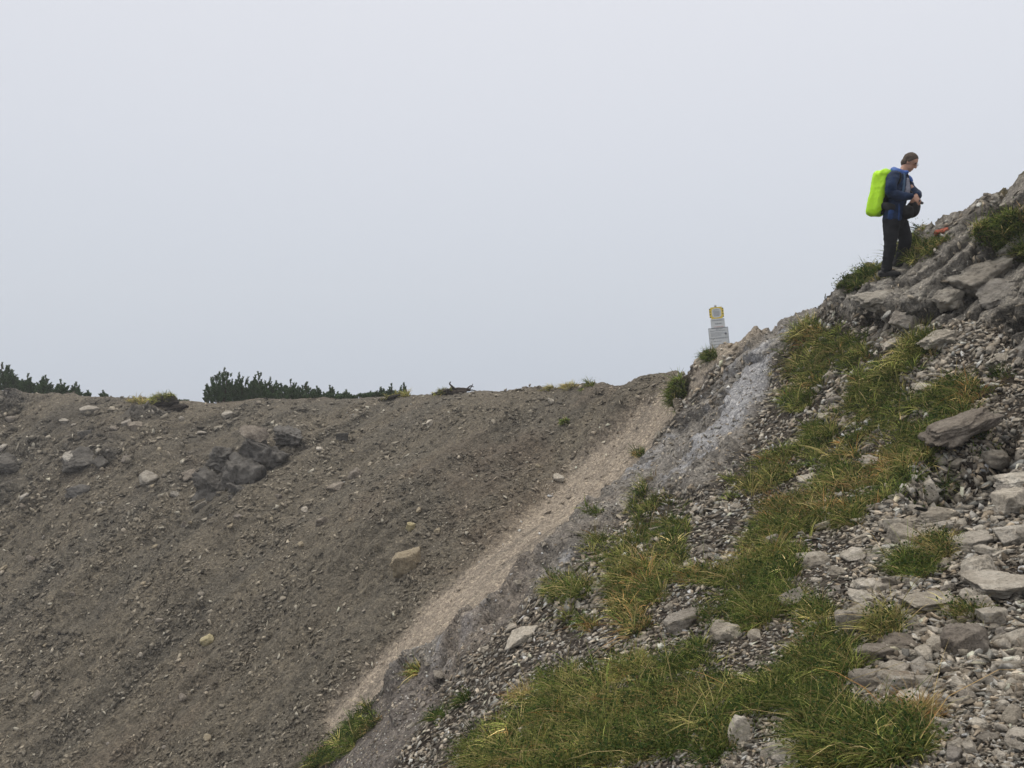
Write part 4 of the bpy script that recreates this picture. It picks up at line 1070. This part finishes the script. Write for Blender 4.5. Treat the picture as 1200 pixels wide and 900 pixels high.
def words_line(z, x0, x1, h_, seed):
    r_ = random.Random(seed); out = []; x = x0
    while x < x1:
        L_ = min(r_.uniform(.05, .16), x1 - x)
        k = 0
        while k < L_: out.append((x + k + .009, z + r_.uniform(-.003, .003), .012, h_ * r_.uniform(.7, 1.1))); k += .021
        x += L_ + .03
    return out
yp = plate('warning_plate', 839.6, 366.6, 17.0, 13.6, M_YEL, roll, rc=.03)
# white eight sided centre
bm = bmesh.new(); W_ = 17.0 * SY / F; H_ = 13.6 * SY / F
vs = [bm.verts.new((W_ * .33 * math.copysign(abs(math.cos(a_)) ** .6, math.cos(a_)), -.0032, H_ * .40 * math.copysign(abs(math.sin(a_)) ** .6, math.sin(a_)))) for a_ in np.linspace(0, 2 * math.pi, 25)[:-1]]
bm.faces.new(vs[::-1]); ge = bmesh.ops.extrude_face_region(bm, geom=bm.faces[:]); bmesh.ops.translate(bm, verts=[x for x in ge['geom'] if isinstance(x, bmesh.types.BMVert)], vec=(0, .002, 0))
me = bpy.data.meshes.new('white_field'); bm.to_mesh(me); bm.free(); obj('white_field', me, M_WHITE, yp)
marks(yp, 'hazard_stripes', [(sx * .44, z_, .07, .09) for sx in (-1, 1) for z_ in (-.36, -.12, .12, .36)], M_INK)
t1_ = []
for i, z_ in enumerate((.26, .12, .0, -.12, -.24)): t1_ += words_line(z_, -.22 + .03 * (i in (0, 4)), .20 - .03 * (i in (0, 4)), .07, i)
tp = marks(yp, 'lettering', t1_, M_GREYINK); tp.location.y = -.002
mp = plate('small_board', 841.2, 379.0, 16.4, 11.6, M_WHITE, roll, rc=.006)
marks(mp, 'lettering', words_line(.32, -.40, .40, .10, 11) + words_line(-.02, -.20, .24, .16, 12), M_GREYINK)
marks(mp, 'red_line', words_line(-.34, -.30, .40, .07, 13), M_RED)
lp = plate('large_board', 842.7, 397.2, 23.0, 26.5, M_WHITE, roll, rc=.004)
lw = []
for z_, a_, b_, hh in ((.44, -.12, .22, .035), (.37, -.42, .34, .035), (.29, -.40, .24, .025), (.24, -.40, .26, .025), (.19, -.40, .14, .025), (.14, -.40, .10, .025), (.03, -.44, .44, .05), (-.10, -.44, .12, .04), (-.24, -.44, .24, .055), (-.34, -.26, .36, .04)):
    lw += words_line(z_, a_, b_, hh, int(z_ * 100) + 60)
marks(lp, 'lettering', lw, M_GREYINK)
marks(lp, 'border', [(-.495, 0, .02, 1), (.495, 0, .02, 1), (0, .495, 1, .018), (0, -.495, 1, .018), (0, .065, .98, .006)], M_GREYINK)
em = obj('emblem', solid([tube([Vector((0, .004, 0)), Vector((0, -.002, 0))], [.026, .026], 16)], .004, 0), M_GREYINK, lp); em.location = (.145, -.004, .105)

# ================================================================== DWARF PINES ON THE RIM
M_NEEDLE = flat_mat('pine_needles', (.060, .105, .040), .75, .25, vary=.35, vscale=5)
M_BARK = flat_mat('bark', (.085, .065, .05), .9, .1, vary=.3)
M_DEADWOOD = flat_mat('dead_wood', (.045, .036, .03), .9, .1, bump=.5, bscale=30, vary=.4, vscale=12)
def pine(u, vtop, wpx, y, lab, seed, nsh, vbase=None, group=None):
    r_ = np.random.default_rng(seed)
    x = (u - 600) / F * y; hit = down(x, y); gz_ = hit[0].z
    H_ = (450 - vtop) / F * y - gz_; rw = wpx / F * y / 2
    V_, F_, off = [], [], 0; stems = []
    nsh = int(nsh * 2.4)
    for k in range(nsh):
        a_ = r_.uniform(0, 2 * math.pi); q = r_.random() ** .6
        ox, oy = math.cos(a_) * q * rw, math.sin(a_) * q * rw * .8
        dome = math.sqrt(max(0, 1 - q * q * .8)) * (.82 + .18 * math.sin(3 * a_ + seed))
        L_ = r_.uniform(.12, .22)
        zt = H_ * dome * r_.uniform(.25, .97) if k else H_
        if k == 0: ox *= .3; oy = 0
        tip = np.array([ox, oy, max(zt, L_ * .9)]); lean = np.array([ox * .35, oy * .35, 0]) / max(rw, .1) * 1.7 + r_.normal(0, .20, 3) * [1, 1, 0]
        ax = np.array([0, 0, 1]) + lean; ax /= np.linalg.norm(ax); base = tip - ax * L_
        stems.append((base, tip))
        nn_ = 54; t = r_.random(nn_); th = r_.uniform(0, 2 * math.pi, nn_)
        rad_ = np.stack([np.cos(th), np.sin(th), np.zeros(nn_)], 1)
        nl = r_.uniform(.045, .07, nn_)
        d = rad_ * .75 + ax * r_.uniform(.55, 1.0, (nn_, 1)); d /= np.linalg.norm(d, axis=1, keepdims=True)
        p0 = base + ax * (L_ * t)[:, None]; sd = np.cross(d, r_.normal(size=(nn_, 3))); sd /= np.linalg.norm(sd, axis=1, keepdims=True)
        w_ = .014
        V_.append(np.stack([p0 - sd * w_, p0 + sd * w_, p0 + d * nl[:, None] + sd * w_ * .4, p0 + d * nl[:, None] - sd * w_ * .4], 1).reshape(-1, 3))
        F_.append(np.arange(nn_ * 4).reshape(-1, 4) + off); off += nn_ * 4
    root = empty('dwarf_pine', (x, y, gz_ - .03))
    obj('foliage', mesh_np('foliage', np.concatenate(V_), np.concatenate(F_)), M_NEEDLE, root)
    pr = []
    for b_, t_ in stems[:: max(1, len(stems) // 9)][:10]:
        pr.append(tube([(0, 0, .0), tuple(b_ * [.45, .45, .4]), tuple(b_), tuple(t_)], [.022, .018, .013, .006], 6))
    V2, F2 = [], []
    for v_, f_ in pr:
        o_ = len(V2); V2 += v_; F2 += [[i + o_ for i in q_] for q_ in f_]
    me = bpy.data.meshes.new('branches'); me.from_pydata(V2, [], F2); obj('branches', me, M_BARK, root)
    tag(root, lab, 'shrub', group)
PG = 'dwarf pines along the rim'
for k, (u, vt, w, y, lab, ns) in enumerate([
    (7, 424, 34, 31.2, 'tall dwarf pine cut by the left edge of the picture', 120),
    (30, 437, 28, 31.2, 'dwarf pine right beside the one cut by the left edge', 75),
    (52, 439, 22, 31.0, 'slim topped dwarf pine third from the left edge', 60),
    (72, 444, 20, 31.0, 'dwarf pine fourth from the left edge', 55),
    (89, 447, 16, 30.8, 'lower dwarf pine at the right end of the left clump', 34),
    (102, 457, 11, 30.5, 'very low pine sprig just right of the left clump', 12),
    (121, 457, 11, 30.2, 'isolated small pine sprig on the left part of the rim', 10),
    (216, 469, 13, 30.2, 'tiny pine sprig in the dip beside the overhanging turf', 9),
    (262, 430, 46, 30.2, 'tallest dwarf pine, at the left end of the main clump', 150),
    (284, 436, 38, 30.4, 'dwarf pine between the two big ones of the main clump', 80),
    (306, 435, 48, 30.2, 'second big round dwarf pine of the main clump', 140),
    (337, 444, 42, 30.0, 'middle dwarf pine of the main clump', 90),
    (358, 447, 36, 30.0, 'low dwarf pine right of the middle of the main clump', 60),
    (372, 452, 14, 29.8, 'narrow pointed dwarf pine in the right part of the main clump', 30),
    (388, 451, 28, 29.8, 'pointed dwarf pine with a single leader in the main clump', 40),
    (406, 456, 28, 29.6, 'flat dwarf pine at the right end of the main clump', 40),
    (432, 458, 24, 29.4, 'leftmost small pine right of the main clump', 26),
    (446, 453, 22, 29.3, 'middle one of the small pines right of the main clump', 26),
    (458, 449, 14, 29.3, 'taller one of the small pines right of the main clump', 22),
    (473, 448, 13, 29.0, 'upright pine sprig nearest to the dead branch', 16)]):
    pine(u, vt, w, y, lab, 500 + k, ns, group=PG)

# ---- dead branch, sods, overhanging turf on the rim
def branch():
    c = at(537, 459, 26.8); root = empty('dead_branch', c); pc = lambda u, v, y=0: at(u, v, 26.8 + y) - c
    tag(root, 'dark twisted dead pine wood lying on the rim', 'dead wood')
    obj('stem', solid([tube([pc(508, 462), pc(522, 459), pc(536, 457, .1), pc(550, 457)], [.05, .085, .08, .05]), tube([pc(518, 461, -.1), pc(545, 459, -.1)], [.07, .07])], .018, 1, wr=.02, wscale=6), M_DEADWOOD, root)
    for pts, r0 in (([pc(536, 458), pc(530, 453), pc(527, 450), pc(528, 447.5)], .04), ([pc(546, 457), pc(549, 454), pc(552, 452), pc(555, 453.5)], .03), ([pc(545, 458), pc(550, 456), pc(553, 452.5), pc(554, 450)], .028), ([pc(546, 457), pc(552, 457), pc(558, 458)], .03)):
        obj('twig', solid([tube(pts, [r0 * (1 - .5 * i / (len(pts) - 1)) for i in range(len(pts))])], .014, 1), M_DEADWOOD, root)
branch()
M_SOIL = rock_material('dark_humus', base=(.040, .031, .025), dark=(.02, .016, .013), light=(.075, .06, .046), rnd=.02, scale=14)
M_SODG = rock_material('brown_sod', base=(.080, .068, .046), dark=(.045, .036, .026), light=(.13, .115, .08), rnd=.02, scale=14)
def sod(u, v, w, h_, lab, seed, mat, grassy, nm='sod', hue=-.4, dgl=None, topd=None):
    for dv in range(0, 30):
        hit = shoot(u, v + dv)
        if hit[0] is not None and hit[0].y < 34: break
    p = Vector(hit[0]); d = p.y; p.z += dv / F * d * .8; root = empty(nm, p)
    v_, f_ = rock_verts(seed, sub=5, size=(w / F * d / 2, w / F * d / 2.4, h_ / F * d / 2), planes=20, rough=.22, tight=(.75, 1))
    o = obj('earth', mesh_np('earth', v_, f_), mat, root); o.rotation_euler = (0, R(-18), 0)
    r_ = np.random.default_rng(seed)
    if grassy:
        sel = v_[(v_[:, 2] > .05 * h_ / F * d) if topd is None else topd(v_, w / F * d, h_ / F * d)]
        sel = sel[r_.choice(len(sel), min(grassy, len(sel)), replace=False)]
        nn_ = sel / np.linalg.norm(sel, axis=1, keepdims=True); nn_[:, 1] -= .3
        rt = Matrix.Rotation(R(-18), 3, 'Y'); sel = sel @ np.array(rt).T; nn_ = nn_ @ np.array(rt).T
        S_ = np.c_[sel + np.array(p), nn_, np.zeros(len(sel))]
        a1, b1, c1_ = tufts(S_, 22, np.full(len(S_), dgl or .12), seed + 1, hue=hue)
        obj('turf', mesh_np('turf', a1 - np.array(p), b1, col=c1_), M_GRASS, root)
    tag(root, lab, 'sod'); return root
sod(803, 460, 40, 42, 'large bulging sod with green moss at the head of the sandy channel', 601, M_SODG, 130, hue=-.55, dgl=.11, topd=lambda v, w, h_: v[:, 0] * .8 - v[:, 2] * .2 < -.02 * w)
sod(189, 473, 42, 17, 'dark overhanging turf on the left part of the rim', 602, M_SOIL, 60, hue=.5, dgl=.14)
sod(207, 479, 30, 12, 'dark earth hanging below the rim beside the overhanging turf', 603, M_SOIL, 0)
sod(520, 461, 26, 9, 'dark sod under the left end of the dead branch', 604, M_SOIL, 20, hue=.6, dgl=.1)
sod(458, 466, 30, 5, 'thin dark root crust on the rim below the small pines', 605, M_SOIL, 12, hue=1.0, dgl=.12)
sod(663, 496, 12, 8, 'faint dark green cushion on the scree below the rim', 606, M_SODG, 20, hue=-.3, dgl=.09)

# ================================================================== HAZE
bm = bmesh.new(); bmesh.ops.create_cube(bm, size=1)
for v in bm.verts: v.co = Vector((v.co.x * 330, v.co.y * 330, -62 + (v.co.z + .5) * 82))
me = bpy.data.meshes.new('haze'); bm.to_mesh(me); bm.free()
mh = bpy.data.materials.new('haze'); mh.use_nodes = True; t = mh.node_tree; t.nodes.clear()
pv = t.nodes.new('ShaderNodeVolumePrincipled'); pv.inputs['Density'].default_value = .0017; pv.inputs['Color'].default_value = (.97, .98, 1.0, 1); pv.inputs['Anisotropy'].default_value = .2
oo = t.nodes.new('ShaderNodeOutputMaterial'); t.links.new(pv.outputs[0], oo.inputs['Volume'])
tag(obj('haze', me, mh), kind='stuff')
